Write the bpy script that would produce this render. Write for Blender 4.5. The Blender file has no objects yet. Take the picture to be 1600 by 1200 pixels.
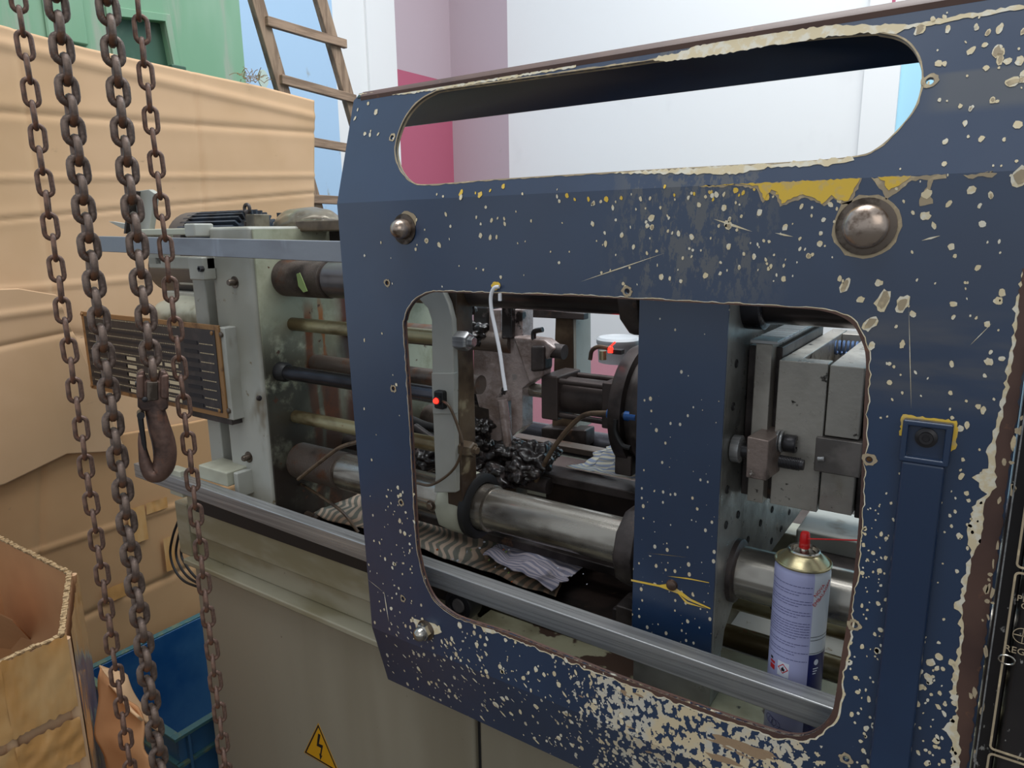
import bpy, bmesh, math, random
from mathutils import Vector, Matrix, noise
from math import pi, sin, cos, radians as R
random.seed(11)
S = bpy.context.scene
COL = S.collection
H = 1.55                                    # camera height

# ------------------------------------------------------------ camera
AX = Vector((0.8254, 0.1075, -0.5542)).normalized()      # world X seen in camera axes (right, down, forward)
AZ0 = Vector((-0.0141, -0.9776, -0.2096))
AZ = (AZ0 - AX * AX.dot(AZ0)).normalized()
AY = AZ.cross(AX)
F = 1110.0
cam = bpy.data.cameras.new('camera'); camo = bpy.data.objects.new('camera', cam); COL.objects.link(camo)
right = Vector((AX.x, AY.x, AZ.x)); down = Vector((AX.y, AY.y, AZ.y)); fwd = Vector((AX.z, AY.z, AZ.z))
camo.matrix_world = Matrix((( right.x, -down.x, -fwd.x, 0), (right.y, -down.y, -fwd.y, 0), (right.z, -down.z, -fwd.z, H), (0,0,0,1)))
cam.sensor_width = 36; cam.lens = F * 36 / 1600; cam.clip_start = 0.02
S.camera = camo
def ray(px, py):
    a = right * ((px-800)/F) + down * ((py-600)/F) + fwd
    return a
def P(px, py, X=None, Y=None, Z=None, d=None):            # pixel -> point on a real plane of the place
    r = ray(px, py)
    if X is not None: t = X / r.x
    elif Y is not None: t = Y / r.y
    elif Z is not None: t = (Z-H) / r.z
    else: t = d
    v = r * t; v.z += H
    return v
def PP(px, py, p0, n):
    r = ray(px, py); q = Vector(p0) - Vector((0,0,H)); v = r * (q.dot(n) / r.dot(n)); v.z += H; return v

# ------------------------------------------------------------ world, light, exposure
S.view_settings.view_transform = 'Standard'; S.view_settings.look = 'None'
S.view_settings.gamma = 1; S.view_settings.use_curve_mapping = False
S.view_settings.exposure = 0.0
W = bpy.data.worlds.new('world'); S.world = W; W.use_nodes = True
bg = W.node_tree.nodes['Background']; bg.inputs[0].default_value = (0.84, 0.92, 1.0, 1); bg.inputs[1].default_value = 0.52
def area(name, loc, target, sx, sy, power, col=(1,1,1)):
    l = bpy.data.lights.new(name, 'AREA'); l.shape = 'RECTANGLE'; l.size = sx; l.size_y = sy; l.energy = power; l.color = col
    o = bpy.data.objects.new(name, l); COL.objects.link(o); o.location = loc
    o.rotation_euler = (Vector(target) - Vector(loc)).to_track_quat('-Z', 'Y').to_euler(); return o
area('roof_light', (-0.6, 1.2, 4.9), (-1.0, 1.3, 0), 4.5, 2.4, 150, (0.95, 0.98, 1.0))
area('bay_light', (0.4, 2.6, 4.6), (-0.8, 4.3, 1.6), 3.5, 1.5, 76, (0.95, 0.98, 1.0))
area('front_fill', (2.2, -2.6, 3.2), (-0.9, 1.0, 1.3), 2.6, 2.0, 20, (1.0, 0.95, 0.88))  # soft fill lamp added in front of the machine, no known opening there

# ------------------------------------------------------------ helpers
def rgb(r, g, b):
    f = lambda c: (c/255/12.92) if c/255 <= .04045 else ((c/255+.055)/1.055)**2.4
    return (f(r), f(g), f(b), 1)
def mat(name, base, rough=.5, metal=0., layers=(), bump=0., bscale=60, stretch=(1,1,1), rvar=0., emit=None, coat=0., spec=.5, trans=0.):
    """layers: (colour, scale, lo, hi, (sx,sy,sz)[, detail[, rough]])  noise-masked overlays"""
    m = bpy.data.materials.new(name); m.use_nodes = True; nt = m.node_tree; N = nt.nodes; L = nt.links
    b = N['Principled BSDF']
    b.inputs['Base Color'].default_value = base; b.inputs['Roughness'].default_value = rough; b.inputs['Metallic'].default_value = metal
    b.inputs['Coat Weight'].default_value = coat; b.inputs['Specular IOR Level'].default_value = spec
    b.inputs['Transmission Weight'].default_value = trans
    if emit: b.inputs['Emission Color'].default_value = emit[0]; b.inputs['Emission Strength'].default_value = emit[1]
    tc = N.new('ShaderNodeTexCoord')
    def nz(scale, st, det=4, rg=.6):
        mp = N.new('ShaderNodeMapping'); mp.inputs['Scale'].default_value = st; L.new(tc.outputs['Object'], mp.inputs[0])
        n = N.new('ShaderNodeTexNoise'); n.inputs['Scale'].default_value = scale; n.inputs['Detail'].default_value = det; n.inputs['Roughness'].default_value = rg
        L.new(mp.outputs[0], n.inputs['Vector']); return n.outputs['Fac']
    cur = None
    for ly in layers:
        c, sc, lo, hi, st = ly[:5]
        n = nz(sc, st, ly[5] if len(ly) > 5 else 4)
        mr = N.new('ShaderNodeMapRange'); mr.inputs[1].default_value = lo; mr.inputs[2].default_value = hi; mr.interpolation_type = 'SMOOTHSTEP'
        L.new(n, mr.inputs[0])
        mx = N.new('ShaderNodeMix'); mx.data_type = 'RGBA'; L.new(mr.outputs[0], mx.inputs[0])
        if cur is None: mx.inputs[6].default_value = base
        else: L.new(cur, mx.inputs[6])
        mx.inputs[7].default_value = c; cur = mx.outputs[2]
    if cur is not None: L.new(cur, b.inputs['Base Color'])
    if rvar:
        n = nz(bscale*.4, stretch); mr = N.new('ShaderNodeMapRange'); mr.inputs[1].default_value = .3; mr.inputs[2].default_value = .7
        mr.inputs[3].default_value = max(.03, rough-rvar); mr.inputs[4].default_value = min(1, rough+rvar); L.new(n, mr.inputs[0]); L.new(mr.outputs[0], b.inputs['Roughness'])
    if bump:
        n = nz(bscale, stretch); bp = N.new('ShaderNodeBump'); bp.inputs['Strength'].default_value = bump; bp.inputs['Distance'].default_value = .002
        L.new(n, bp.inputs['Height']); L.new(bp.outputs[0], b.inputs['Normal'])
    m['_cur'] = 1
    return m
def fin(bm, name, m, parent=None, bev=0., smooth=40, kind=None, label=None, fix=True):
    if fix: bmesh.ops.recalc_face_normals(bm, faces=bm.faces)
    me = bpy.data.meshes.new(name)
    off = Vector((0,0,0)); p = parent
    while p is not None: off += p.location; p = p.parent
    if off.length: bmesh.ops.translate(bm, vec=-off, verts=bm.verts)
    bm.to_mesh(me); bm.free()
    for mm in (m if isinstance(m, (list, tuple)) else [m]): me.materials.append(mm)
    if smooth:
        for f in me.polygons: f.use_smooth = True
        me.set_sharp_from_angle(angle=R(smooth))
    o = bpy.data.objects.new(name, me); COL.objects.link(o)
    if parent is not None: o.parent = parent
    if bev:
        b = o.modifiers.new('bevel', 'BEVEL'); b.width = bev; b.segments = 2; b.limit_method = 'ANGLE'; b.angle_limit = R(40); b.harden_normals = True
    if kind: o['kind'] = kind
    if label: o['label'] = label
    return o
def tag(o, label, cat, group=None, kind=None):
    o['label'] = label; o['category'] = cat
    if group: o['group'] = group
    if kind: o['kind'] = kind
    return o
def thing(name, loc, label, cat, group=None):
    o = bpy.data.objects.new(name, None); COL.objects.link(o); o.location = loc; o.empty_display_size = .05
    return tag(o, label, cat, group)
def box(bm, x0, x1, y0, y1, z0, z1, mi=0):
    v = [bm.verts.new(p) for p in ((x0,y0,z0),(x1,y0,z0),(x1,y1,z0),(x0,y1,z0),(x0,y0,z1),(x1,y0,z1),(x1,y1,z1),(x0,y1,z1))]
    for q in ((0,3,2,1),(4,5,6,7),(0,1,5,4),(1,2,6,5),(2,3,7,6),(3,0,4,7)):
        f = bm.faces.new([v[i] for i in q]); f.material_index = mi
    return v
def obox(bm, c, ax, ay, az, hx, hy, hz):
    c = Vector(c); ax = Vector(ax).normalized(); ay = Vector(ay).normalized(); az = Vector(az).normalized()
    v = [bm.verts.new(c + ax*hx*i + ay*hy*j + az*hz*k) for (i,j,k) in ((-1,-1,-1),(1,-1,-1),(1,1,-1),(-1,1,-1),(-1,-1,1),(1,-1,1),(1,1,1),(-1,1,1))]
    for q in ((0,3,2,1),(4,5,6,7),(0,1,5,4),(1,2,6,5),(2,3,7,6),(3,0,4,7)): bm.faces.new([v[i] for i in q])
def frame_of(ax):
    ax = Vector(ax).normalized(); u = ax.orthogonal().normalized()
    if abs(ax.x) > .9: u = Vector((0,0,1))
    if abs(ax.z) > .9: u = Vector((1,0,0))
    if abs(ax.y) > .9: u = Vector((1,0,0))
    u = (u - ax*u.dot(ax)).normalized(); return ax, u, ax.cross(u)
def lathe(bm, org, axis, prof, seg=32, a0=0., mi=0, close=True):
    org = Vector(org); ax, u, w = frame_of(axis); rings = []
    for (r, h) in prof:
        if r <= 1e-6: rings.append([bm.verts.new(org + ax*h)])
        else: rings.append([bm.verts.new(org + ax*h + (u*cos(a0+2*pi*i/seg) + w*sin(a0+2*pi*i/seg))*r) for i in range(seg)])
    for a, b in zip(rings, rings[1:]):
        for i in range(seg):
            j = (i+1) % seg
            if len(a) == 1 and len(b) == 1: continue
            if len(a) == 1: f = bm.faces.new((a[0], b[j], b[i]))
            elif len(b) == 1: f = bm.faces.new((a[i], a[j], b[0]))
            else: f = bm.faces.new((a[i], a[j], b[j], b[i]))
            f.material_index = mi
    if close:
        for r_ in (rings[0], rings[-1]):
            if len(r_) > 2: bm.faces.new(r_).material_index = mi
def cyl(bm, p0, p1, r, r1=None, seg=32, a0=0.):
    p0 = Vector(p0); p1 = Vector(p1); L_ = (p1-p0).length
    lathe(bm, p0, p1-p0, [(r, 0), (r if r1 is None else r1, L_)], seg, a0)
def catmull(pts, n=8):
    pts = [Vector(p) for p in pts]
    if len(pts) < 3: return pts
    q = [pts[0]*2-pts[1]] + pts + [pts[-1]*2-pts[-2]]; out = []
    for i in range(1, len(q)-2):
        for k in range(n):
            t = k/n; a, b, c, d = q[i-1:i+3]
            out.append(.5*((2*b) + (-a+c)*t + (2*a-5*b+4*c-d)*t*t + (-a+3*b-3*c+d)*t**3))
    out.append(pts[-1]); return out
def tube(bm, pts, r, seg=10, closed=False, n=8, smooth=True):
    pts = catmull(pts, n) if smooth and not closed else [Vector(p) for p in pts]
    rings = []; u = None; m_ = len(pts)
    for i, p in enumerate(pts):
        if closed: t = pts[(i+1) % m_] - pts[i-1]
        else: t = pts[min(i+1, m_-1)] - pts[max(i-1, 0)]
        t.normalize()
        if u is None: u = t.orthogonal().normalized()
        u = (u - t*u.dot(t)).normalized(); w = t.cross(u)
        rr = r(i/(m_-1)) if callable(r) else r
        rings.append([bm.verts.new(p + (u*cos(2*pi*k/seg) + w*sin(2*pi*k/seg))*rr) for k in range(seg)])
    for i in range(m_ if closed else m_-1):
        a = rings[i]; b = rings[(i+1) % m_]
        for k in range(seg): bm.faces.new((a[k], a[(k+1)%seg], b[(k+1)%seg], b[k]))
    if not closed: bm.faces.new(rings[0]); bm.faces.new(rings[-1])
def loft(bm, poly, vec, mi=0):                              # polygon (3-D points) pushed along vec
    a = [bm.verts.new(p) for p in poly]; b = [bm.verts.new(Vector(p)+Vector(vec)) for p in poly]; n = len(a)
    for f in (bm.faces.new(a), bm.faces.new(b)): f.material_index = mi
    for i in range(n): bm.faces.new((a[i], a[(i+1)%n], b[(i+1)%n], b[i])).material_index = mi
def plate(bm, outer, holes, vec):                           # sheet with holes, thickness vec
    for dv, flip in ((Vector((0,0,0)), 0), (Vector(vec), 1)):
        es = []
        for lp in [outer]+holes:
            vs = [bm.verts.new(Vector(p)+dv) for p in lp]
            es += [bm.edges.new((vs[i], vs[(i+1)%len(vs)])) for i in range(len(vs))]
            if flip: lp2.append(vs)
            else:
                lp2 = [] if lp is outer else lp2
                first = [vs] if lp is outer else first+[vs]
        bmesh.ops.triangle_fill(bm, edges=es, use_beauty=True)
    for a, b in zip(first, lp2):
        n = len(a)
        for i in range(n): bm.faces.new((a[i], a[(i+1)%n], b[(i+1)%n], b[i]))
def smoothloop(pts, n=5):
    q = [Vector(p) for p in pts]; m_ = len(q); out = []
    for i in range(m_):
        a, b, c, d = q[i-1], q[i], q[(i+1)%m_], q[(i+2)%m_]
        if (c-b).length > .12: out.append(b); continue
        for k in range(n):
            t = k/n; out.append(.5*((2*b) + (-a+c)*t + (2*a-5*b+4*c-d)*t*t + (-a+3*b-3*c+d)*t**3))
    return out
def blob(bm, c, u, v, n, ru, rv, rot=0, k=9, jag=.35, lift=.0004, mi=0):    # a flat chip with a ragged outline
    c = Vector(c) + n*lift; vs = []
    for i in range(k):
        a = 2*pi*i/k; q = 1 + random.uniform(-jag, jag)
        x = cos(a)*ru*q; y = sin(a)*rv*q
        vs.append(bm.verts.new(c + u*(x*cos(rot)-y*sin(rot)) + v*(x*sin(rot)+y*cos(rot))))
    f = bm.faces.new(vs); f.material_index = mi
def ragged(bm, pts, n, lift=.0004, amp=.0012, step=.003, mi=0):             # polygon with its edges broken up
    q = [Vector(p) for p in pts]; out = []
    for i in range(len(q)):
        a, b = q[i], q[(i+1)%len(q)]; m_ = max(1, int((b-a).length/step))
        for j in range(m_):
            p = a.lerp(b, j/m_); t = (b-a).normalized().cross(n)
            out.append(p + t*random.uniform(-amp, amp) + n*lift)
    vs = [bm.verts.new(p) for p in out]; es = [bm.edges.new((vs[i], vs[(i+1)%len(vs)])) for i in range(len(vs))]
    g = bmesh.ops.triangle_fill(bm, edges=es, use_beauty=True)
    for f in g['geom']:
        if isinstance(f, bmesh.types.BMFace): f.material_index = mi
def text(body, size, M, m, parent, name='lettering', ext=.0002, align='LEFT', bend=None):
    cu = bpy.data.curves.new('t', 'FONT'); cu.body = body; cu.size = size; cu.extrude = ext; cu.align_x = align; cu.resolution_u = 3
    o = bpy.data.objects.new('t', cu); COL.objects.link(o)
    bpy.context.view_layer.update()
    me = bpy.data.meshes.new_from_object(o.evaluated_get(bpy.context.evaluated_depsgraph_get()))
    bpy.data.objects.remove(o); bpy.data.curves.remove(cu)
    bm = bmesh.new(); bm.from_mesh(me); bpy.data.meshes.remove(me)
    if bend: 
        for v in bm.verts: v.co = bend(v.co)
    else: bmesh.ops.transform(bm, matrix=M, verts=bm.verts)
    return fin(bm, name, m, parent, smooth=0)
NEW = bmesh.new
X_, Y_, Z_ = Vector((1,0,0)), Vector((0,1,0)), Vector((0,0,1))

# ------------------------------------------------------------ materials
STL = (1, 1, 1)
M_steel = mat('bright_steel', rgb(168,168,168), .3, .55, [(rgb(136,136,136), 170, .40, .66, (.012,1,1)), (rgb(190,188,184), 240, .6, .75, (.01,1,1))], .05, 300, (.02,1,1), .05)
M_bar = mat('chromed_bar', rgb(176,170,160), .24, .75, [(rgb(92,80,70), 9, .48, .70, (.5,1,1)), (rgb(124,116,84), 5, .5, .75, (.4,1.5,1.5))], .08, 90, (.15,1,1), .1)
M_barD = mat('oily_dark_bar', rgb(84,84,92), .3, .7, [(rgb(38,36,38), 7, .4, .65, (.4,1,1))], .1, 80, (.15,1,1), .1)
M_thread = mat('thread_steel', rgb(116,104,96), .42, .5, [(rgb(120,82,60), 22, .5, .7, STL), (rgb(58,50,46), 9, .48, .68, STL)], .3, 160)
M_mold = mat('ground_mold_steel', rgb(182,176,166), .34, .4, [(rgb(148,142,134), 10, .4, .7, STL), (rgb(128,114,84), 13, .58, .8, (1,1,.5)), (rgb(44,38,34), 60, .64, .7, STL)], .15, 130, STL, .1)
M_plat = mat('drilled_platen_steel', rgb(150,150,146), .36, .45, [(rgb(98,98,94), 6, .4, .65, STL), (rgb(150,146,140), 18, .58, .75, STL)], .2, 110, STL, .12)
M_dsteel = mat('dark_worn_steel', rgb(80,72,70), .42, .4, [(rgb(42,36,34), 12, .4, .65, STL), (rgb(112,84,66), 25, .62, .75, STL)], .25, 120)
M_clamp = mat('clamp_steel', rgb(146,130,122), .4, .45, [(rgb(74,64,60), 22, .45, .65, STL), (rgb(190,184,176), 90, .66, .72, STL)], .3, 150)
M_black = mat('black_rubber', rgb(28,27,28), .5, 0, (), .1, 80)
M_bolt = mat('black_oxide_bolt', rgb(62,60,62), .32, .5)
M_cream = mat('cream_machine_paint', rgb(186,186,168), .45, 0, [(rgb(160,158,140), 6, .42, .65, STL), (rgb(112,104,78), 9, .56, .72, (1,1,.6)), (rgb(96,56,34), 17, .66, .74, (1.4,1.4,.3)), (rgb(52,44,38), 42, .7, .76, STL)], .12, 60)
M_creamClean = mat('grey_cream_paint', rgb(176,176,168), .45, 0, [(rgb(152,150,138), 4, .42, .68, STL), (rgb(120,104,76), 26, .68, .74, STL), (rgb(112,98,74), 7, .66, .78, (1,1,.5))], .1, 50)
M_stain = mat('oil_stained_cream', rgb(158,154,126), .4, 0, [(rgb(96,92,74), 9, .38, .6, STL), (rgb(98,50,26), 7, .48, .6, (1.2,1.6,.22)), (rgb(38,34,30), 10, .54, .66, STL), (rgb(176,100,46), 16, .62, .7, (1.2,1.2,.25))], .2, 60)
def stain_mat():
    m = bpy.data.materials.new('stained_inner_face'); m.use_nodes = True; nt = m.node_tree; N = nt.nodes; L = nt.links; b = N['Principled BSDF']; b.inputs['Roughness'].default_value = .42
    g = N.new('ShaderNodeNewGeometry'); sp = N.new('ShaderNodeSeparateXYZ'); L.new(g.outputs['Position'], sp.inputs[0])
    def nz(sc, st=(1,1,1), det=5):
        mp = N.new('ShaderNodeMapping'); mp.inputs['Scale'].default_value = st; L.new(g.outputs['Position'], mp.inputs[0])
        n = N.new('ShaderNodeTexNoise'); n.inputs['Scale'].default_value = sc; n.inputs['Detail'].default_value = det; n.inputs['Roughness'].default_value = .65; L.new(mp.outputs[0], n.inputs['Vector']); return n.outputs['Fac']
    def rp(src, a, c, d=0., e=1.):
        r_ = N.new('ShaderNodeMapRange'); r_.interpolation_type = 'SMOOTHSTEP'
        for i, v in ((1,a),(2,c),(3,d),(4,e)): r_.inputs[i].default_value = v
        L.new(src, r_.inputs[0]); return r_.outputs[0]
    def mt(op, a, c):
        q = N.new('ShaderNodeMath'); q.operation = op
        for i, v in enumerate((a, c)):
            if isinstance(v, (int, float)): q.inputs[i].default_value = v
            else: L.new(v, q.inputs[i])
        return q.outputs[0]
    def mx(f, a, c):
        x = N.new('ShaderNodeMix'); x.data_type = 'RGBA'; L.new(f, x.inputs[0])
        for i, v in ((6, a), (7, c)):
            if isinstance(v, tuple): x.inputs[i].default_value = v
            else: L.new(v, x.inputs[i])
        return x.outputs[2]
    y, z = sp.outputs[1], sp.outputs[2]
    c = mx(rp(nz(9), .42, .65), rgb(180,182,158), rgb(150,150,124))
    wob = mt('MULTIPLY', mt('SUBTRACT', nz(12, (1,1,.25)), .5), .07)
    for yc, w, zt, col in ((.905, .012, 1.44, rgb(150,84,40)), (.93, .006, 1.45, rgb(176,112,58)), (1.03, .075, 1.50, rgb(98,50,34)), (1.12, .06, 1.5, rgb(120,72,48)), (.945, .03, 1.34, rgb(120,66,36))):
        d = mt('ABSOLUTE', mt('SUBTRACT', mt('ADD', y, wob), yc), 0)
        f = mt('MULTIPLY', rp(d, w, w*.35), mt('MULTIPLY', rp(z, zt, zt-.06), rp(nz(15, (1,1,.4)), .18, .40)))
        c = mx(f, c, col)
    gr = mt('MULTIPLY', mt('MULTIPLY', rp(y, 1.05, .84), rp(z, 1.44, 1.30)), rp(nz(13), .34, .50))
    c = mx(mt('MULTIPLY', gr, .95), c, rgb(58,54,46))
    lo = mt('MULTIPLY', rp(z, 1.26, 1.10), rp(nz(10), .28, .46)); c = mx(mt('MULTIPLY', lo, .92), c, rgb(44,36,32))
    c = mx(rp(nz(40), .64, .68), c, rgb(84,50,36))
    L.new(c, b.inputs['Base Color']); return m
M_stain = stain_mat()
M_bed = mat('yellowed_bed_paint', rgb(160,154,134), .42, 0, [(rgb(138,130,104), 6, .42, .6, (.5,1,1.5)), (rgb(146,98,52), 5, .62, .74, (1.2,1,.6)), (rgb(92,84,60), 9, .62, .74, (.4,1,2)), (rgb(60,50,42), 40, .7, .74, STL)], .12, 40)
M_oily = mat('oily_brown_paint', rgb(102,86,68), .35, 0, [(rgb(60,46,36), 9, .4, .6, STL), (rgb(150,138,112), 14, .6, .7, STL)], .3, 60)
M_grease = mat('black_grease', rgb(34,29,28), .30, 0, [(rgb(92,82,80), 55, .55, .7, STL)], .12, 30, STL, .06, coat=.15)
M_greaseP = mat('greasy_grey_plate', rgb(176,160,156), .28, .1, [(rgb(124,106,98), 14, .42, .62, STL), (rgb(38,30,28), 30, .6, .68, STL), (rgb(150,142,140), 40, .64, .72, STL)], .7, 70, STL, .1, coat=.3)
M_cab = mat('grey_beige_cabinet', rgb(158,151,134), .4, 0, [(rgb(132,124,106), 2.5, .4, .7, (1,1,.15)), (rgb(100,90,74), 60, .72, .76, STL)], .06, 30)
M_ledge = mat('chipped_bed_paint', rgb(150,146,120), .5, 0, [(rgb(118,112,88), 8, .45, .65, STL), (rgb(66,48,38), 13, .56, .59, (1,1,1)), (rgb(46,36,30), 40, .68, .72, STL)], .15, 60)
M_deck = mat('oily_bed_tray', rgb(48,38,34), .32, .2, [(rgb(28,24,22), 12, .4, .6, STL), (rgb(94,76,60), 36, .66, .72, STL)], .35, 60)
M_cardR = mat('cardboard_inside', rgb(186,136,92), .85, 0, [(rgb(170,120,80), 3, .4, .7, STL)], .1, 30)
M_card = mat('cardboard', rgb(208,171,134), .85, 0, [(rgb(197,160,121), 2.2, .4, .7, STL), (rgb(168,140,108), 9, .68, .78, (1,1,2.5)), (rgb(128,118,112), 24, .74, .8, (1,.5,3))], .05, 26)
M_cardLow = mat('brown_cardboard', rgb(186,146,104), .85, 0, [(rgb(172,132,92), 2.2, .4, .7, STL), (rgb(128,108,88), 9, .70, .78, (1,1,2.5))], .05, 26)
M_cardE = mat('corrugated_edge', rgb(176,148,110), .9, 0, [(rgb(120,96,66), 160, .45, .6, STL)], .4, 200)
M_tape = mat('brown_tape', rgb(196,146,88), .16, 0, [(rgb(208,168,116), 8, .45, .65, (1,1,.5))], .2, 16, (.5,.5,2.4), .06, coat=.5)
M_blue = mat('blue_plastic', rgb(54,96,134), .32, 0, [(rgb(18,68,118), 4, .4, .7, STL)], .08, 30)
M_blueG = mat('worn_crate_rim', rgb(58,98,104), .45, 0, [(rgb(96,112,92), 30, .5, .65, STL)], .2, 60)
M_green = mat('green_machine_paint', rgb(118,158,126), .42, 0, [(rgb(140,170,144), 2.4, .42, .66, (1,1,.35)), (rgb(150,160,142), 5, .54, .68, (2,2,.25)), (rgb(140,150,128), 30, .72, .78, STL)], .06, 22)
M_greenD = mat('dark_green_recess', rgb(52,84,66), .5, 0, [(rgb(78,104,86), 8, .5, .7, STL)])
M_wood = mat('weathered_wood', rgb(150,126,104), .8, 0, [(rgb(118,96,78), 9, .4, .62, (6,6,.6)), (rgb(184,168,150), 7, .62, .72, (2,2,1)), (rgb(76,62,50), 60, .7, .75, STL)], .4, 70, (4,4,.4))
M_wood2 = mat('weathered_rung', rgb(156,130,108), .8, 0, [(rgb(120,98,80), 9, .4, .62, (1,.4,6)), (rgb(190,176,160), 8, .64, .72, (2,1,2)), (rgb(76,62,50), 60, .7, .75, STL)], .4, 70, (1,.3,4))
M_link = mat('rusty_chain_steel', rgb(138,118,106), .45, .35, [(rgb(98,82,74), 60, .4, .6, STL), (rgb(124,84,60), 45, .55, .7, STL)], .3, 300)
M_linkR = mat('browner_chain_steel', rgb(146,114,98), .48, .3, [(rgb(104,82,72), 60, .4, .6, STL), (rgb(134,88,64), 45, .55, .7, STL)], .3, 300)
M_hook = mat('hook_steel', rgb(120,92,80), .4, .35, [(rgb(62,48,44), 22, .4, .65, STL), (rgb(118,82,66), 60, .58, .7, STL)], .2, 160)
M_dome = mat('worn_dome_bolt', rgb(190,172,158), .26, .8, [(rgb(112,92,78), 60, .5, .7, STL)], .1, 100)
M_wash = mat('dull_washer', rgb(120,108,98), .4, .9, [(rgb(78,68,60), 50, .45, .6, STL)])
M_creamChip = mat('primer_chip', rgb(232,214,176), .6, 0, [(rgb(240,232,212), 90, .45, .6, STL)])
M_white = mat('pale_chip', rgb(228,222,204), .6)
M_yellow = mat('old_yellow_paint', rgb(244,202,78), .5, 0, [(rgb(226,194,120), 70, .52, .64, STL), (rgb(150,112,44), 120, .7, .76, STL)])
M_tan = mat('tan_primer', rgb(176,158,130), .6, 0, [(rgb(206,186,150), 70, .5, .65, STL)])
M_brown = mat('bare_brown_edge', rgb(98,72,62), .5, 0, [(rgb(80,58,52), 8, .4, .65, STL), (rgb(120,84,66), 60, .62, .72, STL)], .1, 70)
M_scuff = mat('scuffed_grey_paint', rgb(84,90,96), .55)
M_zip = mat('white_tube', rgb(232,232,236), .35)
M_red = mat('red_plastic', rgb(206,22,24), .3)
M_gold = mat('gold_lacquer', rgb(184,172,134), .25, .8)
M_tin = mat('tin_rim', rgb(196,190,180), .2, 1)
M_lilac = mat('lilac_label', rgb(172,174,212), .32)
M_canW = mat('white_label', rgb(206,212,220), .3)
M_canN = mat('navy_label', rgb(26,34,96), .3)
M_ink = mat('grey_print', rgb(80,80,128), .5)
M_inkB = mat('black_print', rgb(24,24,32), .5)
M_inkR = mat('red_print', rgb(196,40,44), .5)
M_inkW = mat('white_print', rgb(220,224,236), .5)
M_warnY = mat('warning_yellow', rgb(214,158,28), .4)
M_plateB = mat('black_data_plate', rgb(54,50,52), .4, .2, [(rgb(74,66,64), 30, .5, .7, STL)])
M_brass = mat('brass_border', rgb(160,120,78), .4, .4, [(rgb(112,80,54), 30, .5, .7, STL)])
M_cell = mat('pale_cell', rgb(206,188,156), .5)
M_ledR = mat('red_lamp', rgb(255,40,30), .3, emit=(rgb(255,30,20), 6))
M_bluefit = mat('blue_fitting', rgb(28,78,140), .35)
M_hose = mat('brown_hose', rgb(92,74,56), .4, 0, [(rgb(60,46,36), 40, .5, .65, STL)])
M_motor = mat('grey_blue_motor', rgb(70,78,90), .5, .2, [(rgb(44,44,48), 20, .45, .65, STL)])
M_motorH = mat('oily_fan_cowl', rgb(124,116,100), .28, .3, [(rgb(80,70,56), 10, .45, .62, STL), (rgb(170,166,156), 24, .6, .7, STL)], .25, 40)
M_darkgrey = mat('dark_grey_paint', rgb(88,84,82), .5)
M_leaf = mat('green_leaf', rgb(128,148,84), .5)

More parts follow.
